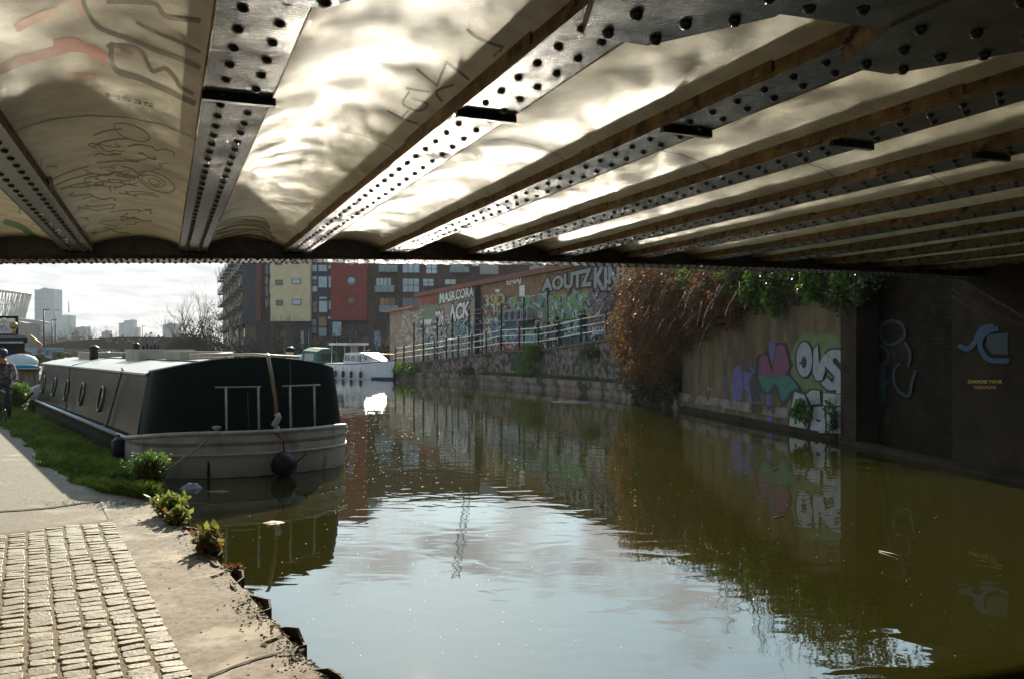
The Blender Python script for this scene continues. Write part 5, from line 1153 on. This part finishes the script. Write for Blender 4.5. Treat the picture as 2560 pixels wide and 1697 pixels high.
person('person with brown hair and dark green coat walking down the ramp', (p2_.x, p2_.y, p2_.z), hd_, W2_, mat('olive_coat', (.035, .04, .025), .9), hair=mat('light_brown_hair', (.24, .12, .06), .6))

# ------------------------------------------------------------ trees
def bare_tree(lb, loc, h, seed, m_=None, depth=5, spread=.6, grp=None, thin=1.0, name='bare_tree'):
    rnd = random.Random(seed); t = thing(name, lb, 'tree', loc, 0, grp); m = MB(); top = Vector((rnd.uniform(-.2, .2), rnd.uniform(-.2, .2), h * .38)); r = h * .018 * thin
    m.tube([(0, 0, -.3), top * .5, top], [r * 1.3, r * 1.1, r], 7, False); m.build('trunk', m_ or M_bark, t); m = MB()
    for k in range(4): twig(m, top * rnd.uniform(.55, 1), (rv3(rnd) * .7 + Vector((0, 0, .9))), h * .30, r * .6, depth - 1, rnd, spread, .22)
    m.build('crown', M_twigf, t); return t
M_twigf = mat('winter_twigs', (.16, .12, .085), .9, c2=(.09, .07, .05), scale=2)
M_birch = mat('birch_bark', (.45, .40, .34), .7, c2=(.12, .10, .08), scale=3, contrast=(.5, .6), stretch=(1, 1, 3))
G_ = 'bare trees in front of the apartment block'
spots = [(452, 84, 6.5, 0), (487, 82, 8.0, 0), (515, 86, 7.5, 0), (548, 92, 7, 1), (578, 90, 10.5, 1), (607, 92, 9.5, 1), (700, 100, 6.5, 0), (735, 101, 5.5, 0), (935, 104, 6.0, 0), (965, 100, 6.5, 0), (860, 106, 4.5, 0)]
LB_ = ['feathery bare tree furthest left of those by the apartment block', 'bare tree second from the left by the apartment block', 'bare tree against the far edge of the balcony wing', 'thin bare birch left of the two tall birches', 'tall slender birch in front of the balcony wing', 'tall pale trunked birch nearest the yellow panel', 'bare shrubby tree below the yellow panel', 'small bare tree right of the yellow panel foot', 'bare tree right of the dark red panel', 'bare tree between the red panel and the graffiti building', 'low bare tree under the dark red panel']
for i, (xx, Y, h, b) in enumerate(spots):
    p = px(xx, HY, Y); bare_tree(LB_[i], (p.x, p.y, .4), h, 40 + i, M_birch if b else None, 5, .5 if b else .75, G_, .7)
hd = thing('hedge', 'dark bare hedge along the bank before the apartment block', 'hedge', (0, 0, 0))
m = MB(); rh = random.Random(31)
for i in range(26):
    xx = 470 + i * 22; Y = 88 + 8 * math.sin(i); p = px(xx, HY, Y); cloud(m, (p.x, p.y, 1.5), (1.6, 1.2, 1.7 + .5 * math.sin(i * 2.1)), 420, .22, rh, .3)
m.build('foliage', mat('dull_hedge', (.07, .05, .03), .8, c2=(.035, .035, .015), scale=.4), hd)
sc_ = thing('scrub', 'brown scrubby willow thicket on the bank left of the flats', 'bush', (0, 0, 0)); m = MB()
for i in range(9):
    p = px(420 + i * 13, HY, 80); cloud(m, (p.x, p.y, 1.4 + .16 * i), (1.1, 1.2, 1.3 + .22 * i), 500, .16, rh, .3)
for i in range(50): p = px(rh.uniform(425, 530), HY, 79); twig(m, (p.x, p.y, 1), (rh.uniform(-.4, .4), 0, 1), rh.uniform(1.0, 2.6), .02, 2, rh)
m.build('twigs', mat('scrub_brown', (.13, .075, .05), .9, c2=(.07, .05, .03), scale=.5), sc_)
for i, (x, y, h, lb) in enumerate(((9.5, 31, 7.5, 'bare tree standing behind the bramble bush on the right bank'), (8.8, 24.5, 6.2, 'leaning bare sapling above the ivy on the right bank'), (12, 37, 9.5, 'taller bare tree behind the graffiti building end on the right bank'))): bare_tree(lb, (x, y, .4 if i == 2 else 3.0), h - (2 if i < 2 else 0), 70 + i, grp='bare trees on the right bank')
rbk = MB(); rbk.prism([(8.2, 18.8), (6.6, 29), (6.4, 30.5), (9, 36), (40, 60), (60, 18.8)], .3, 4.0); rbk.build('embankment', mat('embankment_earth', (.06, .065, .03), .95, c2=(.09, .07, .04), scale=.8, bump=1), kind='structure')
# ------------------------------------------------------------ left bank and skyline
lt = thing('reflection_hedge', 'unseen dark hedge added inland of the towpath for the boat side to reflect', 'trees', (0, 0, 0)); m = MB()  # out of view, added for the green cabin side to mirror
for i in range(13):
    q = Vector((-15.5, 10)).lerp(Vector((-44, 60)), i / 12); cloud(m, (q.x - 1.5, q.y, 2.6), (2.6, 2.6, 3.0), 800, .34, rh, .5)
m.build('foliage', mat('hedge_olive', (.12, .10, .045), .8, c2=(.06, .06, .02), scale=.5), lt)
fb = thing('footbridge', 'low rust brown steel footbridge arching over the canal far away', 'bridge'); Yf = 150
prof_ = [(113, 860.5, 871), (153, 854, 870), (230, 847.5, 870.5), (300, 843, 871.5), (337, 842, 872), (429, 844, 872), (500, 848, 872)]
M_fb = mat('rust_brown_steel', (.07, .035, .026), .7, c2=(.05, .028, .02), scale=.5); m = MB()
for (x0, t0, b0), (x1, t1, b1) in zip(prof_, prof_[1:]):
    A, B, C, D = px(x0, t0, Yf), px(x1, t1, Yf), px(x1, b1, Yf), px(x0, b0, Yf)
    vs = [v + Vector((0, o, 0)) for o in (0, 3) for v in (A, B, C, D)]; m.add(vs, [(3, 2, 1, 0), (4, 5, 6, 7), (0, 1, 5, 4), (2, 3, 7, 6)])
m.build('girder', M_fb, fb); m = MB(); rt = random.Random(2)
for i in range(60):
    x = rt.uniform(262, 400); y = rt.uniform(847, 858); w = rt.uniform(1, 4); A = px(x, y, Yf - .04 - .002 * i); B = px(x + w, y - rt.uniform(.6, 3), Yf - .04 - .002 * i); m.add([(A.x, A.y, A.z), (B.x, A.y, A.z), (B.x, A.y, B.z), (A.x, A.y, B.z)], [(0, 1, 2, 3)])
m.build('tags', P_grey, fb)
m = MB(); 
for x in (290, 312): a = px(x, 0, Yf); m.box(a.x - .5, a.x + .5, Yf + .5, Yf + 2.5, 0, 2.4)
m.build('pier', M_conc, fb)
M_tw = mat('hazed_tower_glass', (.24, .34, .37), .3, c2=(.18, .27, .30), scale=.12, stretch=(2, 2, 12)); M_tw2 = mat('hazed_tower_pale', (.33, .38, .39), .4, c2=(.26, .31, .32), scale=.12, stretch=(6, 6, 1))  # pale blue of distant haze is put into these base colours
def tower(lb, x0, xm, x1, yt, Y, crown=None):
    t = thing('tower_block', lb, 'tower block', (0, 0, 0), 0, 'tower blocks on the skyline'); a, b, c = px(x0, yt, Y), px(xm, yt, Y), px(x1, yt, Y); d = (c.x - a.x)
    m = MB(); m.prism([(a.x, Y + d * .2), (b.x, Y), (b.x, Y + d), (a.x, Y + d)], 0, a.z); m.build('glass_face', M_tw, t)
    m = MB(); m.prism([(b.x + .05, Y), (c.x, Y + d * .15), (c.x, Y + d), (b.x + .05, Y + d)], 0, a.z + .6); m.build('side_face', M_tw2, t)
    m = MB()
    nfl = int(a.z / 3.4)
    for k in range(nfl): z = 3.4 * (k + 1); m.bar((a.x, Y + d * .2 - .2, z), (b.x, Y - .2, z), .3, .5)
    m.build('floor_bands', M_tw2, t)
    if crown:
        m = MB(); m.box(lerp(a.x, c.x, .25), lerp(a.x, c.x, .6), Y + d * .3, Y + d * .6, a.z, a.z + d * .07); m.box(lerp(a.x, c.x, .35), lerp(a.x, c.x, .5), Y + d * .3, Y + d * .6, a.z + d * .07, a.z + d * .11); m.build('roof_plant', M_tw2, t)
    return t
tower('tallest blue grey glass tower on the left skyline', 81, 112, 130, 724, 620, 1)
tower('mid height grey tower right of the tallest glass tower', 143.5, 166, 174, 790, 640, 1)
tower('low grey block against the mid height tower', 174, 200, 209, 818, 645)
tower('stepped grey tower above the middle of the footbridge', 308, 325, 332, 801, 700)
tower('lower left half of the stepped grey tower', 296, 305, 307.5, 808, 702)
tower('low brown grey block right of the stepped tower', 332.5, 340, 346, 820, 705)
tower('broad squat grey tower above the right end of the footbridge', 404, 432, 440, 811, 680, 1)
tower('small dark block low on the skyline between the towers', 252, 262, 271, 829, 520)
m = MB(); a = px(172, 0, 640); m.tube([(a.x, 640, 30), (a.x, 640, HC + (HY - 752) / F * 640)], [.5, .25], 5); m.build('radio_mast', M_tw2, None, 'thin radio mast rising behind the mid height grey tower', category='mast')
for i, (x, yt, Y, lb) in enumerate(((109.5, 775, 120, 'dark lamp column in front of the tallest glass tower'), (138, 776, 160, 'slim lamp column between the two left towers'), (356, 815, 230, 'faint lamp column above the footbridge'), (130, 800, 150, 'short lamp column beside the slim one'))):
    t = thing('lamp_post', lb, 'lamp post', (0, 0, 0), 0, 'lamp columns on the skyline'); a = px(x, yt, Y); m = MB(); m.tube([(a.x, Y, 0), (a.x, Y, a.z)], [.14, .08], 6); m.build('column', M_black, t); m = MB(); m.bar((a.x, Y, a.z), (a.x + .8, Y, a.z + .05), .12); m.build('lamp_head', M_black, t)
GT = 'distant bare trees on the skyline'
for i, (xx, yt, Y) in enumerate(((118, 820, 210), (157, 822, 230), (178, 826, 235), (195, 828, 230), (215, 824, 230), (237, 816, 235), (252, 824, 260), (285, 832, 260), (390, 830, 220), (315, 834, 250), (345, 836, 240), (372, 834, 250), (140, 828, 240), (98, 826, 200))):
    p = px(xx, yt, Y); bare_tree('distant bare tree, number %s from the left on the far bank' % ('three', 'five', 'six', 'seven', 'eight', 'nine', 'ten', 'eleven', 'last', 'twelve', 'thirteen', 'fourteen', 'four', 'two')[i], (p.x, Y, .3), p.z + .3, 100 + i, depth=5, spread=.75, grp=GT)
fw_ = MB(); 
for i in range(60):
    xx = 60 + i * 8; Y = 250 + 12 * math.sin(i * 1.9); p = px(xx, HY, Y); cloud(fw_, (p.x, Y, 2.6), (3.4, 2, 2.2 + 1.6 * abs(math.sin(i * .7))), 130, .8, rh, .2)
fw_.build('far_scrub', mat('far_scrub', (.10, .095, .075), .9, scale=.2), None, 'hazy line of low winter scrub along the far horizon', category='scrub', kind='stuff')
# stadium rim and wave roof
sd_ = thing('stadium', 'white lattice stadium rim showing at the left edge of the skyline', 'stadium'); Ys = 420; k_ = Ys / F; cxs = (-125 - CX) * k_
m = MB(); Nn = 56
def rim(a, rr, zz): return (cxs + rr * math.cos(a), Ys + rr * math.sin(a), zz)
tr_ = lambda a: HC + (HY - (716 + 16 * math.cos(a))) * k_
R1, R2 = 177 * k_, 160 * k_
for i in range(Nn):
    a, b = 2 * math.pi * i / Nn, 2 * math.pi * (i + 1) / Nn; mid = (a + b) / 2
    m.tube([rim(a, R1, tr_(a)), rim(b, R1, tr_(b))], .35, 4, False); m.tube([rim(a, R2, 16), rim(b, R2, 16)], .5, 4, False); m.tube([rim(a, R2, 16), rim(mid, R1, tr_(mid)), rim(b, R2, 16)], .32, 4, False); m.tube([rim(a, (R1 + R2) / 2 - 1, 26), rim(b, (R1 + R2) / 2 - 1, 26)], .2, 4, False); m.tube([rim(a, R1, tr_(a)), rim(a, R2, 16)], .2, 4, False)
m.build('lattice', mat('hazy_white_steel', (.42, .42, .38), .5), sd_)
m = MB(); m.grid(lambda u, v: (cxs + (R2 - 1) * math.cos(u * 6.2832), Ys + (R2 - 1) * math.sin(u * 6.2832), lerp(0, 17, v)), 48, 1); m.build('bowl', mat('stadium_bowl', (.22, .22, .18), .8, scale=.2), sd_)
wr = thing('wave_roof_hall', 'low hall with a sweeping pale wave shaped roof left of the glass tower', 'building'); Yw = 300
P_ = [(40, 795, 800), (70, 798.5, 806), (95, 801, 811), (122, 807, 808.5)]
m = MB()
for (x0, t0, b0), (x1, t1, b1) in zip(P_, P_[1:]):
    A, B, C, D = px(x0, t0, Yw), px(x1, t1, Yw), px(x1, b1, Yw), px(x0, b0, Yw); vs = [v + Vector((0, o, 0)) for o in (0, 2) for v in (A, B, C, D)]; m.add(vs, [(3, 2, 1, 0), (4, 5, 6, 7), (0, 1, 5, 4), (2, 3, 7, 6)])
m.build('roof', mat('pale_zinc', (.36, .35, .30), .5), wr); m = MB(); a, b = px(40, 0, Yw), px(98, 0, Yw); m.box(a.x, b.x, Yw + .5, Yw + 1.8, 0, HC + (HY - 808) * Yw / F); m.build('glass_wall', mat('hall_glass', (.16, .17, .15), .4, scale=.3, stretch=(4, 4, 1)), wr)
hb = thing('hoarding', 'long pale blue site hoarding with scribbled graffiti before the footbridge', 'hoarding'); Yh = 112; a, b = px(56, 868, Yh), px(158, 891, Yh)
m = MB(); m.box(a.x, b.x, Yh, Yh + .15, .2, HC + (HY - 869) * Yh / F + .05); m.build('boards', mat('blue_white_board', (.26, .33, .37), .7, c2=(.18, .25, .30), scale=.6), hb)
m = MB()
for i in range(50):
    x = rt.uniform(90, 156); p = [(x, rt.uniform(873, 887))]
    for k in range(3): p.append((p[-1][0] + rt.uniform(-5, 5), p[-1][1] + rt.uniform(-4, 4)))
    for s_ in ribbon(bez(p, 3), .5): m.add([px(q[0], min(max(q[1], 870), 890), Yh - .03 - .001 * i) * 1 for q in s_], [(0, 1, 2, 3)])
m.build('tags', paint('navy_tag', (.08, .12, .18)), hb)
m = MB(); A, B = px(94, 876, Yh - .06), px(104, 870, Yh - .06); m.box(A.x, B.x, Yh - .08, Yh - .05, A.z, B.z); m.build('red_notice', P_red, hb)

# moored boats further along the towpath
bt = PP + BD * 15.9
bg2 = thing('black_houseboat', 'black timber houseboat with a framed picture board on its roof', 'boat', (bt.x, bt.y, 0), BZ)
m = loft([[(x, y, -.3) for x, y in ((-.7, 0), (-.8, 9), (.6, 11), (1.9, 9), (1.9, 0), (-.7, 0))], [(x, y, .75) for x, y in ((-.7, 0), (-.8, 9), (.6, 11), (1.9, 9), (1.9, 0), (-.7, 0))]], smooth=False); m.build('hull', M_hullb, bg2)
def at_px(x, y, Y): return px(x, y, Y)
def wbox(x0, x1, y0, y1, Y, dep, mm, nm, par=None, lb=None, cat=None, **k):
    A, B = px(x0, y1, Y), px(x1, y0, Y); m = MB(); e_ = BD * dep * (1 if dep < 1 else 1.0); m.prism([(A.x, Y), (B.x, Y), (B.x + e_.x, Y + e_.y), (A.x + e_.x, Y + e_.y)], A.z, B.z); o = m.build(nm, mm, None, lb, **({'category': cat} if cat else {}))
    if par: o.parent = par; o.matrix_parent_inverse = (Matrix.Translation(par.location) @ Matrix.Rotation(par.rotation_euler.z, 4, 'Z')).inverted()
    return o
Yl = 29.5
wbox(-40, 62, 858, 925, Yl, 6, M_black, 'cabin', bg2); wbox(-45, 69, 846, 857, Yl - .4, 7, M_black, 'roof', bg2); wbox(-42, 58, 852.5, 857.5, Yl - .43, .02, paint('pale_blue_grey', (.42, .44, .50)), 'fascia_strip', bg2)
wbox(-40, 66, 838, 845.9, Yl, 1.5, M_galv if False else mat('grey_roof_slats', (.30, .28, .25), .6), 'roof_rack', bg2)
gt = mat('grey_planks', (.24, .21, .17), .85, c2=(.10, .09, .075), scale=4, stretch=(3, 3, .3), contrast=(.4, .6))
wbox(46, 98, 926, 992, 26.2, .12, gt, 'plank_transom', bg2); wbox(44, 97, 921, 926, 26.0, .5, M_black, 'transom_cap', bg2)
fr = thing('picture_frame_sign', 'black open frame with a white wave picture standing on the houseboat roof', 'sign')
for (x0, x1, y0, y1) in ((-40, 46, 790, 796.5), (39.5, 46, 796.5, 838), (-40, 39.5, 834, 838)): wbox(x0, x1, y0, y1, Yl, .25, M_black, 'frame_bar', fr)
wbox(-30, 28, 809, 834, Yl - .02, .05, P_white, 'picture', fr); m = MB()
for s_ in ribbon(bez([(-20, 824), (-5, 822), (5, 816), (9, 814.5), (14, 819), (18, 824), (12, 826), (5, 826), (4, 820), (9, 816)], 5), .5): m.add([px(q[0], q[1], Yl - .045) for q in s_], [(0, 1, 2, 3)])
m.build('drawn_wave', M_black, fr)
def orn(lb, x, y, r, mm):
    a = px(x, y, Yl - .2); m = MB(); m.ball(a + Vector((0, 0, r * .4)), r, 10); m.lathe(a + Vector((0, 0, -r * 1.6)), [(r * .5, 0), (r * .3, r * .5), (r * .6, r)], 10); m.build('ornament', mm, None, lb, category='ornament', group='ornaments on the houseboat roof')
orn('golden round ornament hanging in the right side of the black frame', 34.5, 818, .13, mat('dull_gold', (.42, .26, .10), .35, metal=.6)); orn('small pale ornament on top of the white picture', 10, 804, .09, P_white)
m = MB(); m.tube([px(75, 841, 40), px(103, 863.5, 40)], .09, 6); m.build('wooden_post', mat('pale_timber', (.50, .34, .18), .6), None, 'pale leaning timber spar sticking up behind the houseboat', category='spar')
dg = thing('dinghy', 'upturned silver grey dinghy lying against the bow of the green boat', 'dinghy', px(101, 975, 24.8)); m = MB(); m.ball((0, 0, -.08), .42, 14, (.62, .9, .62)); m.build('hull', mat('silver_grey_paint', (.45, .43, .38), .4), dg); m = MB(); m.bar((-.42, -.1, -.35), (.0, -.4, -.05), .05, .05); m.build('gunwale', M_black, dg)
wh_ = [((-15.4, 35.2), 1.9, 'small white cruiser moored beyond the bow of the green boat'), ((-21.5, 42.5), 1.2, 'white cabin boat with pink hull side among the far moorings'), ((-26.5, 50), 1.1, 'furthest white cruiser on the towpath side moorings')]
for (l_, a_, lb) in wh_: c = cruiser(l_, R(35), lb, False, 6.5, 'white cruisers moored on the towpath side'); c.scale = (.8, .8, .62)
tpn = thing('tarpaulin', 'blue tarpaulin bundle on the bow of a moored boat', 'tarpaulin', px(57, 917, 28)); m = MB(); m.ball((0, 0, 0), .35, 10, (1.6, .7, .3)); m.build('sheet', mat('blue_tarp', (.03, .25, .38), .5, bump=.8, bscale=5), tpn)
dm = thing('silver_cover', 'rounded white boat cover just behind the cyclist', 'boat cover', px(50, 905, 29)); m = MB(); m.ball((0, 0, 0), .55, 14, (1.1, .7, .55)); m.build('sheet', M_white, dm)
gr_ = thing('garden_clutter', 'heap of logs and pots on the roof of a far moored boat', 'roof clutter', px(95, 898, 45)); m = MB()
for i in range(30): m.ball((rt.uniform(-1, 3.6), 0, rt.uniform(-.1, .35)), rt.uniform(.1, .25), 6, (1.4, 1, .8))
m.build('heap', mat('mixed_clutter', (.22, .16, .09), .8, c2=(.08, .09, .04), scale=2), gr_)
herb('edge_weeds', 'bushy yellow green weeds between the cyclist and the moored boats', 'plant', (ongr(40, 1028, LZ).x, ongr(40, 1028, LZ).y, LZ), 120, .85, .75, .09, M_leafl, seed=8)
# mast reflected in the water
mt_ = thing('lattice_mast', 'slim leaning lattice mast beyond the flats, seen mirrored in the canal', 'mast', (-9, 150, 0)); m = MB()
a, b = Vector((2.5, 0, 15)), Vector((-1.0, 0, 38))
for i in range(22):
    p, q = a.lerp(b, i / 22), a.lerp(b, (i + 1) / 22); s1 = .5 if i % 2 else -.5; m.tube([p + Vector((s1, 0, 0)), q - Vector((s1, 0, 0))], .09, 3, False)
for s1 in (-.5, .5): m.tube([a + Vector((s1, 0, 0)) - Vector((0, 0, 15)), a + Vector((s1, 0, 0)), b + Vector((s1, 0, 0))], .1, 4)
m.build('lattice', M_tw2, mt_)
for x in (5.0, 9.2): pass
# ------------------------------------------------------------ tags sprayed on the underside of the bridge
def soff(a):
    k = math.floor((a - .19) / 1.37)
    if a - ak(k) <= FW: return fz(ak(k) + .2) + .1, k, True
    return vz(k, a), k, False
def ceil_hit(x, y, off=.004):
    z = 3.4
    for _ in range(12):
        Y = (z - HC) / ((HY - y) / F); X = (x - CX) / F * Y; a = X * bu.x + Y * bu.y; b = X * bd.x + Y * bd.y
        z = .5 * z + .5 * soff(a)[0]
    return Vector((a * BQ, b * BQ, HC + (soff(a)[0] - off - HC) * BQ))
def cstroke(mb, pts, w, off=.002, n=8, S=2.306, ox=0):
    P = bez([(ox + p[0] / S, p[1] / S) for p in pts], n)
    for i, s_ in enumerate(ribbon(P, w / S)): mb.add([ceil_hit(q[0], q[1], off * .4 + .0004 * (i % 3)) for q in s_], [(0, 1, 2, 3)])
vb = bridge
m = MB()
for p, w in (([(480, 5), (500, 60), (560, 150), (640, 190), (760, 230), (900, 290), (1040, 340), (1150, 390)], 13), ([(650, 250), (640, 330), (680, 410), (800, 450), (940, 510), (1040, 560), (1120, 595)], 15), ([(620, 265), (760, 270), (820, 300), (850, 360), (880, 410), (930, 400), (960, 400), (1010, 450), (1040, 500), (1110, 540)], 11), ([(790, 130), (900, 190), (1000, 230), (1090, 270), (1150, 300)], 8), ([(620, 8), (800, 12), (900, 25), (950, 90), (1050, 110), (1150, 120)], 13)): cstroke(m, p, w, .005, 10)
m.build('graffiti', mat('faded_brown_spray', (.26, .225, .16), .5, c2=(.20, .17, .12), scale=3), vb)
m = MB()
for p, w in (([(5, 400), (120, 350), (300, 300), (420, 270), (560, 300), (610, 355)], 30), ([(320, 250), (430, 240), (520, 300), (560, 330)], 24), ([(390, 430), (545, 440)], 18), ([(100, 160), (240, 90), (330, 70)], 26), ([(440, 10), (490, 100)], 22), ([(700, 290), (760, 310)], 10)): cstroke(m, p, w, .003, 10)
m.build('graffiti', mat('faded_red_spray', (.50, .22, .15), .5, c2=(.60, .42, .30), scale=2.2), vb)
m = MB(); rg = random.Random(12)
def sq(x, y, rx, ry, rot=.25, n=10, turn=1.1): return [(x + rx * math.cos(t) * math.cos(rot) - ry * math.sin(t) * math.sin(rot), y + rx * math.cos(t) * math.sin(rot) + ry * math.sin(t)) for t in [2 * math.pi * turn * i / n for i in range(n + 1)]]
cstroke(m, sq(760, 765, 110, 38, .35), 3, n=5); cstroke(m, sq(900, 1050, 115, 45, .4), 4, n=5); cstroke(m, sq(885, 1045, 70, 28, .3), 3, n=5); cstroke(m, sq(890, 1050, 35, 16, .3), 3, n=5)
for i in range(46):
    x = rg.uniform(420, 900); y = rg.uniform(820, 1400); p = [(x, y)]; d = rg.choice((1, 1, -1))
    for k in range(rg.randint(3, 6)): p.append((min(1000, max(300 + .3 * (y - 800), p[-1][0] + d * rg.uniform(-30, 90))), p[-1][1] + rg.uniform(-16, 20)))
    cstroke(m, p, rg.uniform(2, 4), n=4)
for (x0, y0, x1, y1) in ((290, 1040, 510, 960), (280, 1085, 535, 1000), (310, 1105, 530, 1050), (540, 780, 700, 745), (560, 830, 740, 800), (560, 940, 800, 935), (700, 960, 800, 1000), (705, 1015, 800, 1025), (230, 980, 330, 960)): cstroke(m, [(x0, y0), ((x0 + x1) / 2, (y0 + y1) / 2 - 8), (x1, y1)], 4.5, n=5)
for i in range(12): y = 1250 + i * 14; cstroke(m, [(1245 + rg.uniform(0, 60), y + 30), (1380, y + rg.uniform(-8, 10)), (1500, y + rg.uniform(-5, 15)), (1600 - rg.uniform(0, 90), y + 40)], rg.uniform(3, 7), n=5)
m.build('graffiti', mat('dark_marker', (.20, .17, .125), .5, c2=(.30, .26, .20), scale=5), vb)
m = MB()
for p, w in (([(1080, 170), (1140, 220), (1290, 275)], 9), ([(790, 400), (850, 450), (905, 495)], 7), ([(905, 495), (930, 430), (960, 360)], 8), ([(960, 360), (1040, 420), (1100, 470)], 9), ([(1000, 490), (900, 530), (950, 600)], 7), ([(730, 510), (790, 520), (860, 530)], 7), ([(745, 530), (710, 600), (800, 640), (850, 600), (760, 570)], 6), ([(620, 640), (720, 690), (815, 720)], 6), ([(690, 690), (740, 640)], 5), ([(1290, 275), (1230, 330)], 8)): cstroke(m, p, w, ox=700, n=7)
m.build('graffiti', mat('grey_spray', (.24, .22, .17), .5), vb)
m = MB(); vs, fs = textmesh("HS3S", .02); x1 = max(v.x for v in vs); y1 = max(v.y for v in vs); q = []
for v in vs:
    u, w = v.x / x1, v.y / y1; q.append(ceil_hit((605 + 280 * u) / 2.306, (lerp(552, 617, u) - 24 * w) / 2.306, .006))
m.add(q, fs); m.build('stencil', mat('stencil_grey', (.16, .15, .12), .6), vb)
m = MB()
for p, w in (([(60, 930), (110, 1010), (200, 1100)], 5), ([(130, 1130), (110, 1230)], 5), ([(30, 1280), (120, 1310), (230, 1390), (300, 1440)], 16)): cstroke(m, p, w, n=5)
m.build('graffiti', mat('green_spray', (.16, .32, .19), .5), vb)
m = MB(); 
for p in ([(150, 1230), (250, 1240), (190, 1290)], [(180, 1300), (300, 1290), (240, 1340)], [(260, 1350), (350, 1330), (300, 1390)], [(300, 1410), (390, 1380), (350, 1440)]): cstroke(m, p, 3.5, n=5)
m.build('graffiti', mat('pale_marker', (.55, .50, .42), .5), vb)
# scratches and scuffs on the margin, pale patches
def gstroke(mb, pts, w, z):
    for i, s_ in enumerate(ribbon(bez(pts, 5), w)): mb.add([ongr(q[0], q[1], z + .0008 * (i % 3)) for q in s_][::-1], [(0, 1, 2, 3)])
m = MB()
for (x, y) in ((405, 1408), (388, 1338)):
    for k in range(5): gstroke(m, [(x - 30 + 6 * k, y + 3 * k - 6), (x + 20, y - 6 + 4 * k), (x + 38 - 4 * k, y - 3 + 3 * k)], .6, LZ + .0115)
m.build('chalk_scratches', mat('pale_scratch', (.50, .43, .34), .8), None, 'pale scratched letters in the concrete margin of the towpath', category='scratch marks')
m = MB(); gstroke(m, [(0, 1277), (120, 1268), (210, 1255), (250, 1252)], 1.3, LZ + .008); gstroke(m, [(520, 1690), (610, 1655), (700, 1630), (760, 1622)], 2.0, LZ + .013)
m.build('pavement_joint', mat('dark_joint', (.06, .05, .035), .95), kind='structure')
# ------------------------------------------------------------ the air
hz = MB(); hz.box(-700, 500, -25, 900, -1.6, 75)
hm = bpy.data.materials.new("haze"); hm.use_nodes = True; nt = hm.node_tree; nt.nodes.remove(nt.nodes["Principled BSDF"]); pv = nt.nodes.new("ShaderNodeVolumePrincipled"); pv.inputs["Density"].default_value = .00032; pv.inputs["Color"].default_value = (.9, .93, .95, 1); nt.links.new(pv.outputs[0], nt.nodes["Material Output"].inputs["Volume"])
hz.build("haze", hm, kind="stuff")
#STAGE6
